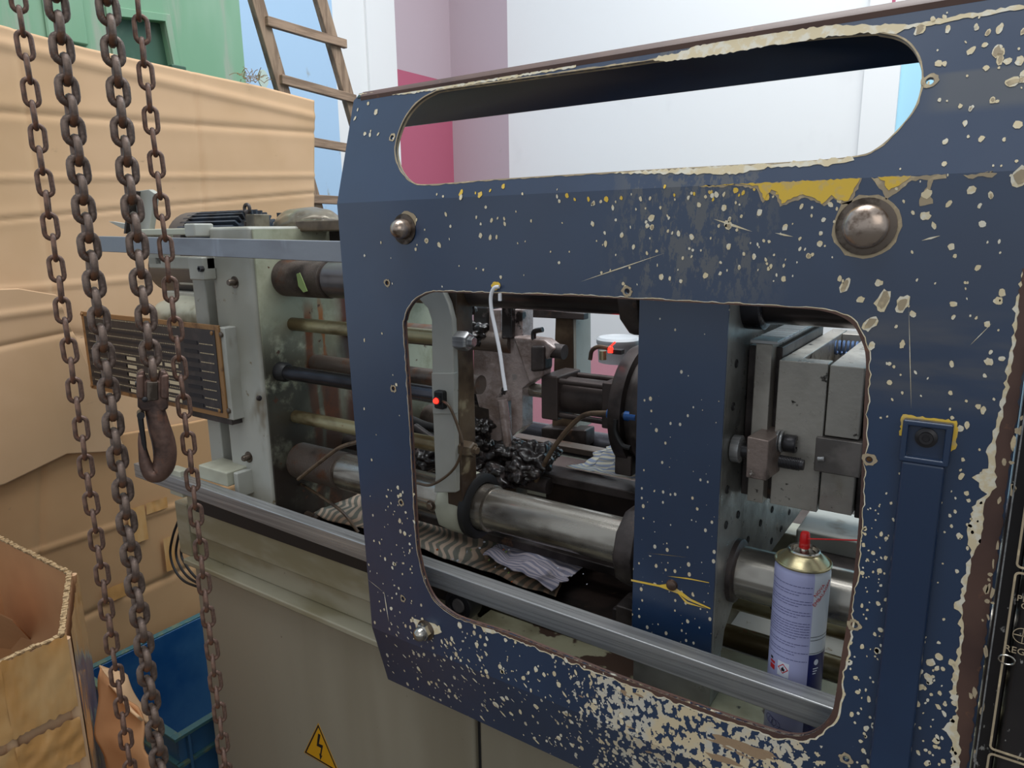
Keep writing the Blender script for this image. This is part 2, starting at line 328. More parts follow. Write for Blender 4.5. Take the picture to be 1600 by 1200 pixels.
def door_mat(name, heavy):
    m = bpy.data.materials.new(name); m.use_nodes = True; nt = m.node_tree; N = nt.nodes; L = nt.links; b = N['Principled BSDF']
    g = N.new('ShaderNodeNewGeometry'); sp = N.new('ShaderNodeSeparateXYZ'); L.new(g.outputs['Position'], sp.inputs[0])
    def noise_(sc, st=(1,1,1), det=3, rg=.55):
        mp = N.new('ShaderNodeMapping'); mp.inputs['Scale'].default_value = st; L.new(g.outputs['Position'], mp.inputs[0])
        n = N.new('ShaderNodeTexNoise'); n.inputs['Scale'].default_value = sc; n.inputs['Detail'].default_value = det; n.inputs['Roughness'].default_value = rg
        L.new(mp.outputs[0], n.inputs['Vector']); return n.outputs['Fac']
    def ramp(src, a, b_, c=0., d=1., sm=True):
        r = N.new('ShaderNodeMapRange'); r.inputs[1].default_value = a; r.inputs[2].default_value = b_; r.inputs[3].default_value = c; r.inputs[4].default_value = d
        if sm: r.interpolation_type = 'SMOOTHSTEP'
        L.new(src, r.inputs[0]); return r.outputs[0]
    def mth(op, a, c):
        q = N.new('ShaderNodeMath'); q.operation = op
        for i, s in enumerate((a, c)):
            if isinstance(s, (int, float)): q.inputs[i].default_value = s
            else: L.new(s, q.inputs[i])
        return q.outputs[0]
    def mix(f, a, c):
        x = N.new('ShaderNodeMix'); x.data_type = 'RGBA'; L.new(f, x.inputs[0])
        for i, s in ((6, a), (7, c)):
            if isinstance(s, tuple): x.inputs[i].default_value = s
            else: L.new(s, x.inputs[i])
        return x.outputs[2]
    navy, navy2 = rgb(12,42,76), rgb(18,50,86)
    c = mix(ramp(noise_(5), .35, .7), navy, navy2)
    if heavy == 0:
        # grey scuffing, wiped in patches
        sx = mth('MULTIPLY', ramp(sp.outputs[0], -.36, -.30), ramp(sp.outputs[0], -.15, -.21)); sz = ramp(sp.outputs[2], 1.45, 1.52)
        sc = mth('MULTIPLY', mth('MULTIPLY', sx, sz), ramp(noise_(64, (1,1,.4), 6, .75), .50, .55))
        c = mix(mth('MULTIPLY', sc, .75), c, rgb(92,92,92))
        b2 = mth('MULTIPLY', ramp(sp.outputs[0], -.13, -.08), mth('MULTIPLY', ramp(sp.outputs[2], 1.39, 1.42), ramp(sp.outputs[2], 1.50, 1.45)))
        c = mix(mth('MULTIPLY', mth('MULTIPLY', b2, ramp(noise_(14, (.4,1,1.6), 4), .4, .6)), .5), c, rgb(96,92,88))
        b3 = mth('MULTIPLY', ramp(sp.outputs[0], -.075, -.05), mth('MULTIPLY', ramp(sp.outputs[2], 1.635, 1.645), ramp(sp.outputs[2], 1.672, 1.668)))
        c = mix(mth('MULTIPLY', mth('MULTIPLY', b3, ramp(noise_(22, (.5,1,1.3), 4), .38, .52)), .6), c, rgb(92,92,90))
    # dense flaking: threshold falls inside the worn zone
    zx = mth('MULTIPLY', ramp(sp.outputs[0], -.50, -.30), ramp(sp.outputs[0], -.045, -.135))
    zz = ramp(sp.outputs[2], 1.10, 1.03) if heavy < 2 else ramp(sp.outputs[2], .85, .90)
    zone = mth('MULTIPLY', zx, zz)
    thr = mth('SUBTRACT', .80, mth('MULTIPLY', zone, .325 if heavy == 0 else .27))
    n1 = mth('SUBTRACT', noise_(125, (1,1,.8), 2.5, .55), thr); f1 = ramp(n1, -.002, .008)
    # small hard specks everywhere
    vo = N.new('ShaderNodeTexVoronoi'); vo.inputs['Scale'].default_value = 110 if heavy == 3 else 95; vo.voronoi_dimensions = '2D'; vo.inputs['Randomness'].default_value = 1
    mp = N.new('ShaderNodeCombineXYZ'); L.new(sp.outputs[0], mp.inputs[0]); L.new(mth('MULTIPLY', sp.outputs[2], .72), mp.inputs[1]); L.new(mp.outputs[0], vo.inputs['Vector'])
    sep = N.new('ShaderNodeSeparateXYZ'); L.new(vo.outputs['Color'], sep.inputs[0])
    dens = ramp(sp.outputs[2], 1.22, 1.0, .0, .30) if heavy < 3 else ramp(sp.outputs[2], 1.0, 1.47, .85, .2)
    pick = mth('LESS_THAN', sep.outputs[0], dens)
    rad = mth('MULTIPLY', mth('POWER', sep.outputs[1], 2), .26 if heavy < 3 else .24)
    f2 = mth('MULTIPLY', pick, mth('LESS_THAN', vo.outputs['Distance'], rad))
    ch = mix(ramp(noise_(30), .4, .6), rgb(226,206,168), rgb(216,208,190))
    f = f2 if heavy == 3 else mth('MAXIMUM', f1, f2)
    c = mix(f, c, ch)
    if heavy in (1, 0):
        thr2 = mth('SUBTRACT', .9, mth('MULTIPLY', zone, .28)); f3 = ramp(mth('SUBTRACT', noise_(26, (.5,1,2), 3), thr2), 0, .01)
        c = mix(f3, c, rgb(170,140,108))
    L.new(c, b.inputs['Base Color']); b.inputs['Coat Weight'].default_value = 1.0; b.inputs['Coat IOR'].default_value = 1.75; b.inputs['Coat Roughness'].default_value = .3
    L.new(ramp(noise_(8), .3, .7, .3, .48), b.inputs['Roughness'])
    bp = N.new('ShaderNodeBump'); bp.invert = True; bp.inputs['Strength'].default_value = .5; bp.inputs['Distance'].default_value = .0006; L.new(f, bp.inputs['Height']); L.new(bp.outputs[0], b.inputs['Normal'])
    return m
M_door = door_mat('navy_door_paint', 0); M_doorL = door_mat('navy_door_paint_low', 1); M_navy = door_mat('navy_platen_paint', 3)
M_navyP = mat('plain_navy_paint', rgb(12,42,76), .4, 0, [(rgb(18,50,86), 5, .4, .7, STL)], coat=1.)
M_navyP.node_tree.nodes['Principled BSDF'].inputs['Coat IOR'].default_value = 1.6; M_navyP.node_tree.nodes['Principled BSDF'].inputs['Coat Roughness'].default_value = .3
M_panel = mat('black_panel_film', rgb(30,27,28), .32, 0, [(rgb(44,40,40), 6, .4, .7, STL), (rgb(150,146,140), 130, .66, .70, (1,1,.5))], .1, 60)

# ------------------------------------------------------------ the room
def wallmat(name, c, d, k=.72): return mat(name, c, .75, 0, [(d, 3, .6, .85, (1,1,.6)), (rgb(150,148,140), 11, k, k+.12, (1,1,.5))], .05, 20)
W_white = wallmat('white_plaster', rgb(232,232,232), rgb(222,222,222)); W_blue = wallmat('light_blue_plaster', rgb(172,202,230), rgb(150,182,212), .66)
W_pink = wallmat('deep_pink_plaster', rgb(178,92,116), rgb(168,84,108)); W_mauve = wallmat('mauve_plaster', rgb(184,166,174), rgb(174,154,164))
W_cyan = wallmat('pale_cyan_plaster', rgb(168,216,236), rgb(160,208,230)); W_rose = wallmat('rose_plaster', rgb(214,150,162), rgb(206,140,152))
YW, XW = 4.353, -3.5
def struct(name, bm, m, **k):
    o = fin(bm, name, m, None, smooth=0, **k); o['kind'] = 'structure'; return o
b = NEW(); box(b, -6, 6, -9, YW+.2, -.1, 0); struct('floor', b, mat('concrete_floor', rgb(92,88,82), .6, 0, [(rgb(70,66,62), 3, .4, .7, STL)], .1, 30))
b = NEW()                                     # left wall in painted bands, all one plane
for (y0, y1, z0, z1, mi) in ((-1, 3.235, 0, 5, 1), (3.235, 3.76, 0, 5, 0), (3.76, YW, 0, 2.625, 2), (3.76, YW, 2.625, 5, 3)):
    box(b, XW-.2, XW, y0, y1, z0, z1, mi)
struct('wall_left', b, [W_white, W_blue, W_pink, W_mauve])
b = NEW(); box(b, XW-.2, XW+.02, 3.50, 3.76, 0, 5); struct('trim_1', b, W_white)
b = NEW()
for (x0, x1, z0, z1, mi) in ((XW-.2, -2.993, .75, 5, 3), (-2.993, -.713, .75, 5, 0), (-.713, -.546, 0, 5, 0), (-.546, 3, 0, 5, 4), (XW-.2, -.713, 0, .75, 5)):
    box(b, x0, x1, YW, YW+.2, z0, z1, mi)
struct('wall_back', b, [W_white, W_blue, W_pink, W_mauve, W_cyan, W_rose])
b = NEW(); box(b, -.713, -.546, YW-.03, YW, 0, 5); struct('trim_2', b, W_white)
b = NEW(); loft(b, [(-.62, YW-.031, 2.86), (-.60, YW-.031, 2.86), (-.59, YW-.031, 2.40), (-.60, YW-.031, 2.36)], (0,.02,0)); tag(fin(b, 'pennant', W_pink), 'small dark pink painted pennant tip high on the white pillar', 'flag')

# ------------------------------------------------------------ green machine behind the cardboard
g = thing('green_machine', (-2.4, 1.2, 0), 'large light green machine housing behind the cardboard sheets', 'machine')
xg = -2.3
pts = [P(-80,-60,X=xg), P(372,-60,X=xg), P(385,125,X=xg), P(395,330,X=xg), P(-80,330,X=xg)]
def gz(p): return Vector((xg, p[0], p[1]))
Lr = [gz((.45, 2.75)), gz((1.70, 2.75)), gz((1.70, 2.09)), gz((1.74, .2)), gz((.45, .2))]
rec = [gz((1.245, 2.20)), gz((1.41, 2.22)), gz((1.425, 2.075)), gz((1.25, 2.08))]
b = NEW(); plate(b, Lr, [rec], (-.03,0,0)); fin(b, 'side_panel', M_green, g, bev=.004)
b = NEW(); box(b, xg-.0295, xg-.026, 1.2, 1.45, 2.04, 2.25); fin(b, 'recess', M_greenD, g)
b = NEW()
lp = [Vector((xg, 1.225, 2.225)), Vector((xg, 1.43, 2.245)), Vector((xg, 1.45, 2.05)), Vector((xg, 1.23, 2.06))]
plate(b, lp, [[p+Vector((0,0,0)) for p in rec]], (.008,0,0)); fin(b, 'recess_frame', M_green, g, bev=.002)
b = NEW(); box(b, xg+.0, xg+.05, 1.39, 1.44, 2.06, 2.085); fin(b, 'catch', M_greenD, g, bev=.004)
b = NEW(); box(b, xg-.5, xg-.03, .45, 1.66, .0, 2.75); fin(b, 'body', M_green, g)
b = NEW(); box(b, xg, xg+.02, .62, .70, 2.1, 2.75); fin(b, 'rib', M_green, g, bev=.006)
b = NEW(); box(b, xg, xg+.012, 1.05, 1.16, 2.1, 2.75); fin(b, 'rib', M_green, g, bev=.006)

# ------------------------------------------------------------ ladder
lad = thing('ladder', (-2.6, 2.2, 0), 'weathered wooden ladder leaning in front of the light blue wall', 'ladder')
def railp(y0, z0, y1, z1, zt, zb):
    f = lambda z: y0 + (y1-y0)*(z-z0)/(z1-z0)
    return Vector((-2.62, f(zb), zb)), Vector((-2.62, f(zt), zt))
for (p, q) in (((2.015, 2.478), (2.235, 1.72)), ((2.355, 2.556), (2.545, 2.0))):
    a, c = railp(p[0], p[1], q[0], q[1], 3.1, .0)
    d = (c-a).normalized(); b = NEW(); obox(b, (a+c)/2, X_, d.cross(X_), d, .016, .030, (c-a).length/2); fin(b, 'rail', M_wood, lad, bev=.004)
for k, (y0, z0, y1, z1) in enumerate([(2.04,2.405,2.47,2.398), (2.09,2.19,2.51,2.166), (2.18,1.953,2.56,1.938), (2.19,1.705,2.60,1.70), (2.27,1.45,2.68,1.45), (2.34,1.2,2.75,1.2), (2.41,.95,2.82,.95), (1.98,2.64,2.41,2.63), (1.92,2.88,2.34,2.87)]):
    a = Vector((-2.598, y0, z0)); c = Vector((-2.598, y1, z1)); d = (c-a).normalized()
    b = NEW(); obox(b, (a+c)/2, X_, d, X_.cross(d), .012, (c-a).length/2, .019); fin(b, 'rung', M_wood2, lad, bev=.003)

# ------------------------------------------------------------ cardboard sheets
def sheet(name, outline, thick, label, m=M_card, creases=(), bow=.004, parent=None, th=.006, nrm=X_):
    """cardboard sheet in the Y-Z plane; outline gives (y,z) top & bottom borders as polylines"""
    top, bot, x0, x1 = outline
    def lerp(pl, t):
        s = t*(len(pl)-1); i = min(int(s), len(pl)-2); f = s-i; return pl[i][0]+(pl[i+1][0]-pl[i][0])*f, pl[i][1]+(pl[i+1][1]-pl[i][1])*f
    nu, nv = 150, 150; b = NEW(); grid = []
    for i in range(nu+1):
        row = []
        for j in range(nv+1):
            ty, tz = lerp(top, i/nu); by, bz = lerp(bot, i/nu); f = j/nv
            y = by+(ty-by)*f; z = bz+(tz-bz)*f; x = x0+(x1-x0)*f
            n = noise.noise(Vector((y*2.1, z*2.3, 3.3)))*bow + noise.noise(Vector((y*7, z*5, 1)))*bow*.12
            for (axis, pos, w, h, sl) in creases:
                q = (z - pos - sl*(y-1.0)) if axis == 'z' else (y - pos - sl*(z-1.5))
                n += h*.38*math.exp(-(q/(w*.95))**2)
            row.append(b.verts.new((x+n, y, z)))
        grid.append(row)
    for i in range(nu):
        for j in range(nv): b.faces.new((grid[i][j], grid[i+1][j], grid[i+1][j+1], grid[i][j+1]))
    o = fin(b, name, m, parent, smooth=60)
    s = o.modifiers.new('solid', 'SOLIDIFY'); s.thickness = th; s.offset = -1
    if label: tag(o, label, 'cardboard', 'cardboard sheets')
    return o
sheet('cardboard_sheet', ([(.72,2.03),(.772,2.013),(.946,1.999),(1.248,1.989),(1.45,1.985),(1.652,1.972)], [(.60,1.0),(.66,.992),(.90,1.0),(1.089,.985),(1.35,1.0),(1.56,1.02)], -1.90, -1.90), 0,
      'tall tan cardboard sheet with creases standing in front of the green machine',
      creases=[('z',1.84,.010,-.012,.05),('z',1.845,.03,.006,.05),('z',1.70,.007,.008,.06),('z',1.62,.006,-.010,.10),('z',1.625,.02,.006,.10),('z',1.44,.007,.008,.02),('y',.80,.008,-.012,0),('y',1.22,.007,-.010,.02),('y',1.235,.02,.006,.02),('z',1.27,.014,-.012,-.25),('z',1.96,.012,.012,-.06)])
sheet('cardboard_sheet', ([(.40,1.46),(.55,1.445),(.70,1.44),(.775,1.42)], [(.40,.99),(.62,.995),(.76,1.03),(.90,1.0)], -1.86, -1.83), 0,
      'separate lower tan cardboard flap at the far left, in front of the tall sheet', creases=[('z',1.35,.008,-.01,0.1),('z',1.40,.010,.008,.05)], bow=.006)
sheet('cardboard_sheet', ([(.45,1.06),(.8,1.05),(1.1,1.03),(1.5,1.02)], [(.30,.25),(.7,.23),(1.0,.22),(1.4,.2)], -1.885, -1.875), 0,
      'low cardboard box panel with brown tape patches under the tall sheet', creases=[('z',.80,.008,.01,0),('y',.78,.008,-.012,.15),('z',.60,.01,-.012,.05)], bow=.006, m=M_cardLow)
for k, (px, py, w_, h_) in enumerate([(215,820,.024,.05),(245,790,.03,.016),(183,925,.03,.02),(265,865,.014,.05)]):
    c = P(px, py, X=-1.865); b = NEW(); u = 14
    for i in range(u+1):
        for j in range(5): 
            y = c.y+(i/u-.5)*2*w_; z = c.z+(j/4-.5)*2*h_
            b.verts.new((-1.864+.002*noise.noise(Vector((y*60, z*60, k))), y, z))
    b.verts.ensure_lookup_table()
    for i in range(u):
        for j in range(4): b.faces.new([b.verts[q] for q in (i*5+j, (i+1)*5+j, (i+1)*5+j+1, i*5+j+1)])
    o = fin(b, 'tape_patch', M_tape); tag(o, ['brown tape patch on the low cardboard, right of the thick chain', 'topmost brown tape strip on the low cardboard panel', 'lowest brown tape patch on the low cardboard panel', 'rightmost narrow brown tape strip on the low cardboard'][k], 'tape', 'tape patches on the low cardboard')
# dry twigs and a pale disc on the sheet's top edge
b = NEW(); c = P(398, 124, X=-1.9)
for i in range(40):
    a = c + Vector((random.uniform(-.02,.02), random.uniform(-.05,.03), random.uniform(-.012,.012))); d = Vector((random.uniform(-1,1), random.uniform(-1,1), random.uniform(-.2,.9))).normalized()*random.uniform(.015,.04)
    tube(b, [a, a+d*.5+Vector((0,0,.004)), a+d], .0009, 4, n=2)
tag(fin(b, 'dry_twigs', mat('dry_straw', rgb(150,124,88), .9)), 'tuft of dry straw twigs on top of the tall cardboard', 'twigs', kind='stuff')
b = NEW(); c = P(411, 123, X=-1.93); cyl(b, c-Vector((.002,0,0)), c+Vector((.002,0,0)), .026, seg=24); bmesh.ops.scale(b, vec=(1,.7,1), verts=b.verts, space=Matrix.Translation(-c))
tag(fin(b, 'pale_disc', mat('pale_green_disc', rgb(186,200,190), .5)), 'small pale oval disc beside the straw on the cardboard top', 'disc')

# ------------------------------------------------------------ octagonal bulk box
zr = .98
o8 = [Vector((-1.72, .33, zr)), P(-10, 832, Z=zr), P(112, 893, Z=zr), P(100, 992, Z=zr), P(-5, 1036, Z=zr), P(-330,1180,Z=zr)]
bx = thing('cardboard_box', (o8[1].x-.1, o8[1].y-.1, 0), 'open eight-sided cardboard box with taped rim at the lower left', 'box')
def wallstrip(b, a, c, z0, z1, t, m_=6, wob=0.0):
    d = (c-a); d.z = 0; n = Vector((d.y, -d.x, 0)).normalized()*t
    loft(b, [Vector((a.x,a.y,z0)), Vector((c.x,c.y,z0)), Vector((c.x,c.y,z1)), Vector((a.x,a.y,z1))], n)
names = []
for i in range(5):
    b = NEW(); a, c = o8[i], o8[i+1]
    wallstrip(b, a, c, .0, zr-.003, .007); o = fin(b, 'side_wall', M_cardR if i < 2 else M_card, bx)
    b = NEW(); d = (c-a).normalized(); n = Vector((d.y, -d.x, 0))
    m_ = max(4, int((c-a).length/.006))
    for q in range(m_):
        p = a.lerp(c, (q+.5)/m_) + n*.0035; p.z = zr - .001 + random.uniform(-.0015, .0015); obox(b, p, d, n, Z_, (c-a).length/m_/2, .0040+random.uniform(-.0006,.0006), .0015)
    fin(b, 'rim_edge', M_cardE, bx, smooth=0, kind='stuff')
def tapeband(a, c, z0, z1, off, seed, slope=0):
    d = (c-a); d.z = 0; n = Vector((-d.y, d.x, 0)).normalized(); n = n if n.dot(Vector((0,0,0))-a) > 0 or True else n
    mid = (a+c)/2; ctr = Vector((o8[1].x-.15, (o8[1].y+o8[4].y)/2, 0)); n = n if n.dot(mid-ctr) > 0 else -n
    b = NEW(); nu, nv = 60, 14; G = []
    for i in range(nu+1):
        G.append([])
        for j in range(nv+1):
            p = a.lerp(c, i/nu); z = z0+(z1-z0)*j/nv + slope*i/nu + .006*noise.noise(Vector((i*.2, j*.05, seed)))*(1 if j in (0,nv) else 0)
            w_ = (noise.noise(Vector((i*.045+seed*3, (j+i*.12)*.30, seed)))+.3*noise.noise(Vector((i*.2+seed*3, (j*1.2+i*.3)*.5, seed))))*.0022
            G[-1].append(b.verts.new(Vector((p.x, p.y, z)) + n*(off+.007+w_)))
    for i in range(nu):
        for j in range(nv): b.faces.new((G[i][j], G[i+1][j], G[i+1][j+1], G[i][j+1]))
    return b
for i in (3, 4):
    a, c = o8[i], o8[i+1]
    for k, (z0, z1, sl) in enumerate(((zr-.115, zr+.002, 0), (zr-.20, zr-.130, -.01), (zr-.35, zr-.27, -.03))):
        fin(tapeband(a, c, z0, z1, .003, i+k*7, sl if i == 4 else 0), 'tape_band', M_tape, bx, smooth=60)
a, c = o8[2], o8[3]
fin(tapeband(a, c, zr-.42, zr+.002, .002, 9), 'tape_band', M_tape, bx, smooth=60)
b = NEW(); loft(b, [P(-60,930,Z=zr-.05), P(20,968,Z=zr-.09), P(60,1010,Z=zr-.25), P(-60,1040,Z=zr-.32)], (0,0,-.005)); fin(b, 'inner_flap', M_cardR, bx)
for p in o8[1:5]:
    b = NEW(); cyl(b, (p.x,p.y,.0), (p.x,p.y,zr-.006), .0075, seg=14); fin(b, 'corner_fold', M_card, bx)
b = NEW(); b.faces.new([b.verts.new(Vector((p.x, p.y, .02))) for p in o8]); fin(b, 'bottom_panel', M_cardR, bx)

# ------------------------------------------------------------ blue crate
zc = .47
A = P(175,1033,Z=zc); B_ = P(308,963,Z=zc); Cc = P(277,1150,Z=zc)
x0, x1, y0, y1 = (A.x+B_.x)/2, Cc.x, Cc.y, B_.y+.18
cr = thing('blue_crate', ((x0+x1)/2, (y0+y1)/2, 0), 'blue plastic crate with worn rim between the cardboard box and the machine base', 'crate')
t = .006
b = NEW(); box(b, x0, x0+t, y0, y1, .12, zc); box(b, x1-t, x1, y0, y1, .12, zc); box(b, x0+t, x1-t, y0, y0+t, .12, zc); box(b, x0+t, x1-t, y1-t, y1, .12, zc); box(b, x0+t, x1-t, y0+t, y1-t, .12, .128)
fin(b, 'body', M_blue, cr, bev=.0015)
b = NEW()
for (a0,a1,b0,b1) in ((x0-.014,x0+.004,y0-.014,y1+.014),(x1-.004,x1+.014,y0-.014,y1+.014),(x0+.004,x1-.004,y0-.014,y0+.004),(x0+.004,x1-.004,y1-.004,y1+.014)): box(b, a0, a1, b0, b1, zc-.004, zc+.005)
fin(b, 'rim', M_blueG, cr, bev=.0015)
for k in range(6):
    b = NEW(); yy = y0+.02+k*(y1-y0-.04)/5; box(b, x1, x1+.012, yy-.003, yy+.003, .2, zc-.004); fin(b, 'rib', M_blue, cr)
b = NEW(); box(b, x1-.002, x1+.010, y0-.01, y1+.01, zc-.075, zc-.068); box(b, x0, x1, y0-.010, y0+.002, zc-.075, zc-.068); fin(b, 'lower_band', M_blueG, cr)
b = NEW(); box(b, x0-.02, x1+.02, y0-.02, y1+.02, 0, .12); tag(fin(b, 'pallet_block', M_wood), 'wooden block the blue crate stands on', 'block')
# torn cardboard in front of the crate
def crumple(name, pts, m, seed, amp, label, cat='cardboard', nu=16, nv=16, parent=None, th=.004):
    a, b1, c, d = [Vector(p) for p in pts]; bm = NEW(); G = []
    for i in range(nu+1):
        G.append([])
        for j in range(nv+1):
            u, v = i/nu, j/nv; p = (a*(1-u)+b1*u)*(1-v) + (d*(1-u)+c*u)*v
            e = Vector((noise.noise(p*16+Vector((seed,0,0))), noise.noise(p*16+Vector((0,seed,0))), noise.noise(p*16+Vector((0,0,seed)))))*amp
            G[-1].append(bm.verts.new(p+e))
    for i in range(nu):
        for j in range(nv): bm.faces.new((G[i][j], G[i+1][j], G[i+1][j+1], G[i][j+1]))
    o = fin(bm, name, m, parent, smooth=50); s = o.modifiers.new('s', 'SOLIDIFY'); s.thickness = th
    if label: tag(o, label, cat)
    return o
crumple('torn_cardboard', [P(152,1040,d=1.22), P(195,1058,d=1.25), P(258,1140,d=1.22), P(215,1115,d=1.16)], M_card, 2, .016, 'torn light brown cardboard flap stuffed beside the blue crate')
crumple('torn_cardboard', [P(158,1045,d=1.20), P(215,1110,d=1.18), P(262,1260,d=1.16), P(165,1270,d=1.16)], M_cardR, 5, .02, 'dark crumpled cardboard piece under the two long chains')


# ------------------------------------------------------------ molding machine: frame, bars, rails
YB, ZL, ZU, YR = .86, 1.118, 1.472, 1.24
mc = thing('molding_machine', (-.7, 1.0, 0), 'cream injection molding machine frame with tie bars, rails and grey base cabinet', 'machine')
XE = -1.10                                                   # inner face of the end plate
def part(name, b, m, bev=0., parent=mc, **k): return fin(b, name, m, parent, bev=bev, **k)
# base cabinet
b = NEW(); box(b, -1.335, -.60, .755, 1.28, .04, .885); part('cabinet_panel', b, M_cab, .006)
b = NEW(); box(b, -.59, .25, .755, 1.28, .04, .885); part('cabinet_panel', b, M_cab, .006)
b = NEW(); box(b, -.60, -.59, .765, 1.27, .04, .885); part('panel_seam', b, M_black)
b = NEW(); box(b, -1.34, .3, .735, 1.29, .885, .897); part('cabinet_lip', b, M_bed, .003)
b = NEW(); box(b, -1.30, .3, .775, 1.29, 0, .04); part('plinth', b, M_darkgrey)
# bed beam
b = NEW(); box(b, -1.33, .3, .765, .82, .897, .948); part('bed_beam', b, M_bed, .003)
b = NEW(); box(b, -1.33, -.62, .752, .80, .9485, 1.035); part('bed_beam', b, M_bed, .004)
b = NEW(); box(b, -1.29, -.62, .745, .751, 1.008, 1.037); part('black_strip', b, M_black, .001)
b = NEW(); box(b, -1.375, -1.332, .750, .80, .895, 1.012); part('end_cap', b, M_bed, .004)
b = NEW(); box(b, -.62, .3, .735, .93, .948, .959); part('bed_ledge', b, M_ledge, .002)
b = NEW(); box(b, -1.33, -.36, .835, 1.26, .960, .985); part('bed_tray', b, M_deck, .002)
b = NEW(); box(b, -1.10, -.36, .830, .835, .960, 1.000); part('tray_lip', b, M_deck, .001)
b = NEW(); box(b, -1.33, .3, 1.24, 1.30, .897, 1.02); part('rear_beam', b, M_cream, .004)
b = NEW(); box(b, -.30, .3, .93, 1.24, .90, .93); part('bed_floor', b, M_creamClean)
# end plate
b = NEW(); box(b, -1.22, XE, .79, 1.34, 1.0, 1.565); part('end_plate', b, [M_creamClean], .006)
b = NEW(); box(b, XE+.0002, XE+.004, .797, 1.335, 1.0, 1.56); part('end_plate_inner_face', b, M_stain, 0)
b = NEW(); box(b, -1.305, -1.262, .80, .86, 1.06, 1.50); part('guide_slat', b, M_creamClean, .003)
b = NEW(); box(b, -1.262, -1.22, .83, 1.3, 1.0, 1.50); part('spacer', b, M_dsteel)
b = NEW(); box(b, -1.40, -1.205, .770, .80, 1.488, 1.512); part('rail_carrier', b, M_creamClean, .003)
b = NEW(); box(b, -1.25, -1.205, .762, .79, 1.470, 1.512); part('rail_carrier', b, M_creamClean, .003)
b = NEW(); box(b, -1.42, -1.25, .765, .80, 1.552, 1.564); part('top_strip', b, M_cream, .002)
b = NEW(); box(b, -1.247, -1.215, .760, .80, 1.548, 1.572); part('stop_block', b, M_creamClean, .003)
b = NEW(); box(b, -1.30, -1.262, .799, .80, 1.44, 1.44+.0005); b.free()
def bolt(p, ax, r, h, m, parent, name='bolt', hexa=False, wash=0):
    b = NEW(); p = Vector(p); ax = Vector(ax)
    if wash: lathe(b, p, ax, [(wash,0),(wash,.0015),(r,.0016)], 20)
    lathe(b, p, ax, [(r,.0),(r,h*.8),(r*.8,h),(0,h)] if not hexa else [(r,.0),(r,h),(r*.55,h),(r*.5,h*.7),(0,h*.7)], 6 if hexa else 16)
    return fin(b, name, m, parent)
for (px, py) in ((367,441),(389,714)):
    bolt(P(px,py,Y=.79), -Y_, .006, .014, M_wash, mc, wash=.011)
for (px, py) in ((303,424),(295,710)):
    b = NEW(); p = P(px,py,Y=.80); lathe(b, p-Vector((0,.0006,0)), Y_, [(.006,0),(.006,.002)], 14); part('bolt_hole', b, M_black)
bolt(P(317,420,Y=.765), -Y_, .006, .008, M_bolt, mc, hexa=True)
for (px, py) in ((418,468),(404,622)):
    bolt(P(px,py,X=XE), X_, .005, .004, M_dsteel, mc)
# rail bracket blocks
b = NEW(); box(b, -1.262, -1.17, .745, .80, 1.083, 1.112); part('rail_bracket', b, M_cream, .003)
b = NEW(); box(b, -1.155, -1.168, .757, .80, 1.06, 1.110); part('rail_bracket', b, M_creamClean, .003)
b = NEW(); box(b, -1.345, -1.30, .728, .75, 1.040, 1.095); part('rail_clip', b, M_cream, .002)
# rails (door runs on them)
b = NEW()
a = P(200,727,Y=.72); c = P(1316,1108,Y=.72)
za, zb = 1.079, 1.0605
def bar(b, xa, xb, za, zb, y0, y1, h):
    v = [(xa,y0,za-h),(xb,y0,zb-h),(xb,y1,zb-h),(xa,y1,za-h),(xa,y0,za),(xb,y0,zb),(xb,y1,zb),(xa,y1,za)]
    v = [b.verts.new(p) for p in v]
    for q in ((0,3,2,1),(4,5,6,7),(0,1,5,4),(1,2,6,5),(2,3,7,6),(3,0,4,7)): b.faces.new([v[i] for i in q])
bar(b, -1.46, -.02, 1.0865, 1.0605, .72, .745, .030); part('lower_rail', b, M_steel, .0018)
M_rail2 = mat('dull_blue_grey_rail', rgb(150,153,160), .42, .35, [(rgb(124,124,130), 9, .4, .65, (.3,1,1)), (rgb(160,164,174), 34, .55, .7, (.5,1,.15))], .15, 120)
b = NEW(); bar(b, -1.482, -.70, 1.552, 1.538, .72, .732, .030); part('upper_rail', b, M_rail2, .0012)
# tie bars
def tiebar(y, z, m, r=.032, x0=-1.0, x1=.32):
    t_ = fin((lambda b: (lathe(b, (XE-.01, y, z), X_, [(r-.004,0),(r-.004,.14),(r,.144),(r, x1-XE+.01)], 48), b)[1])(NEW()), 'tie_bar', m, mc)
    b = NEW(); pr = []; n = 34
    for i in range(n):
        h = .004+i*.0036; pr += [(r-.001,h), (r+.0015,h+.0009), (r+.0015,h+.0018), (r-.001,h+.0027)]
    lathe(b, (XE, y, z), X_, pr, 48); fin(b, 'thread', M_thread, t_)
    return t_
M_barL = M_bar
tiebar(YB, ZL, M_barL, .0335); tiebar(YB, ZU, mat('mid_grey_bar', rgb(112,104,102), .28, .6, [(rgb(60,54,54), 8, .45, .62, (.5,1,1)), (rgb(120,76,58), 12, .62, .72, (.7,1,1))], .1, 80), .0325); tiebar(YR, ZL, M_barD, .031); tiebar(YR, ZU, M_barD, .031)
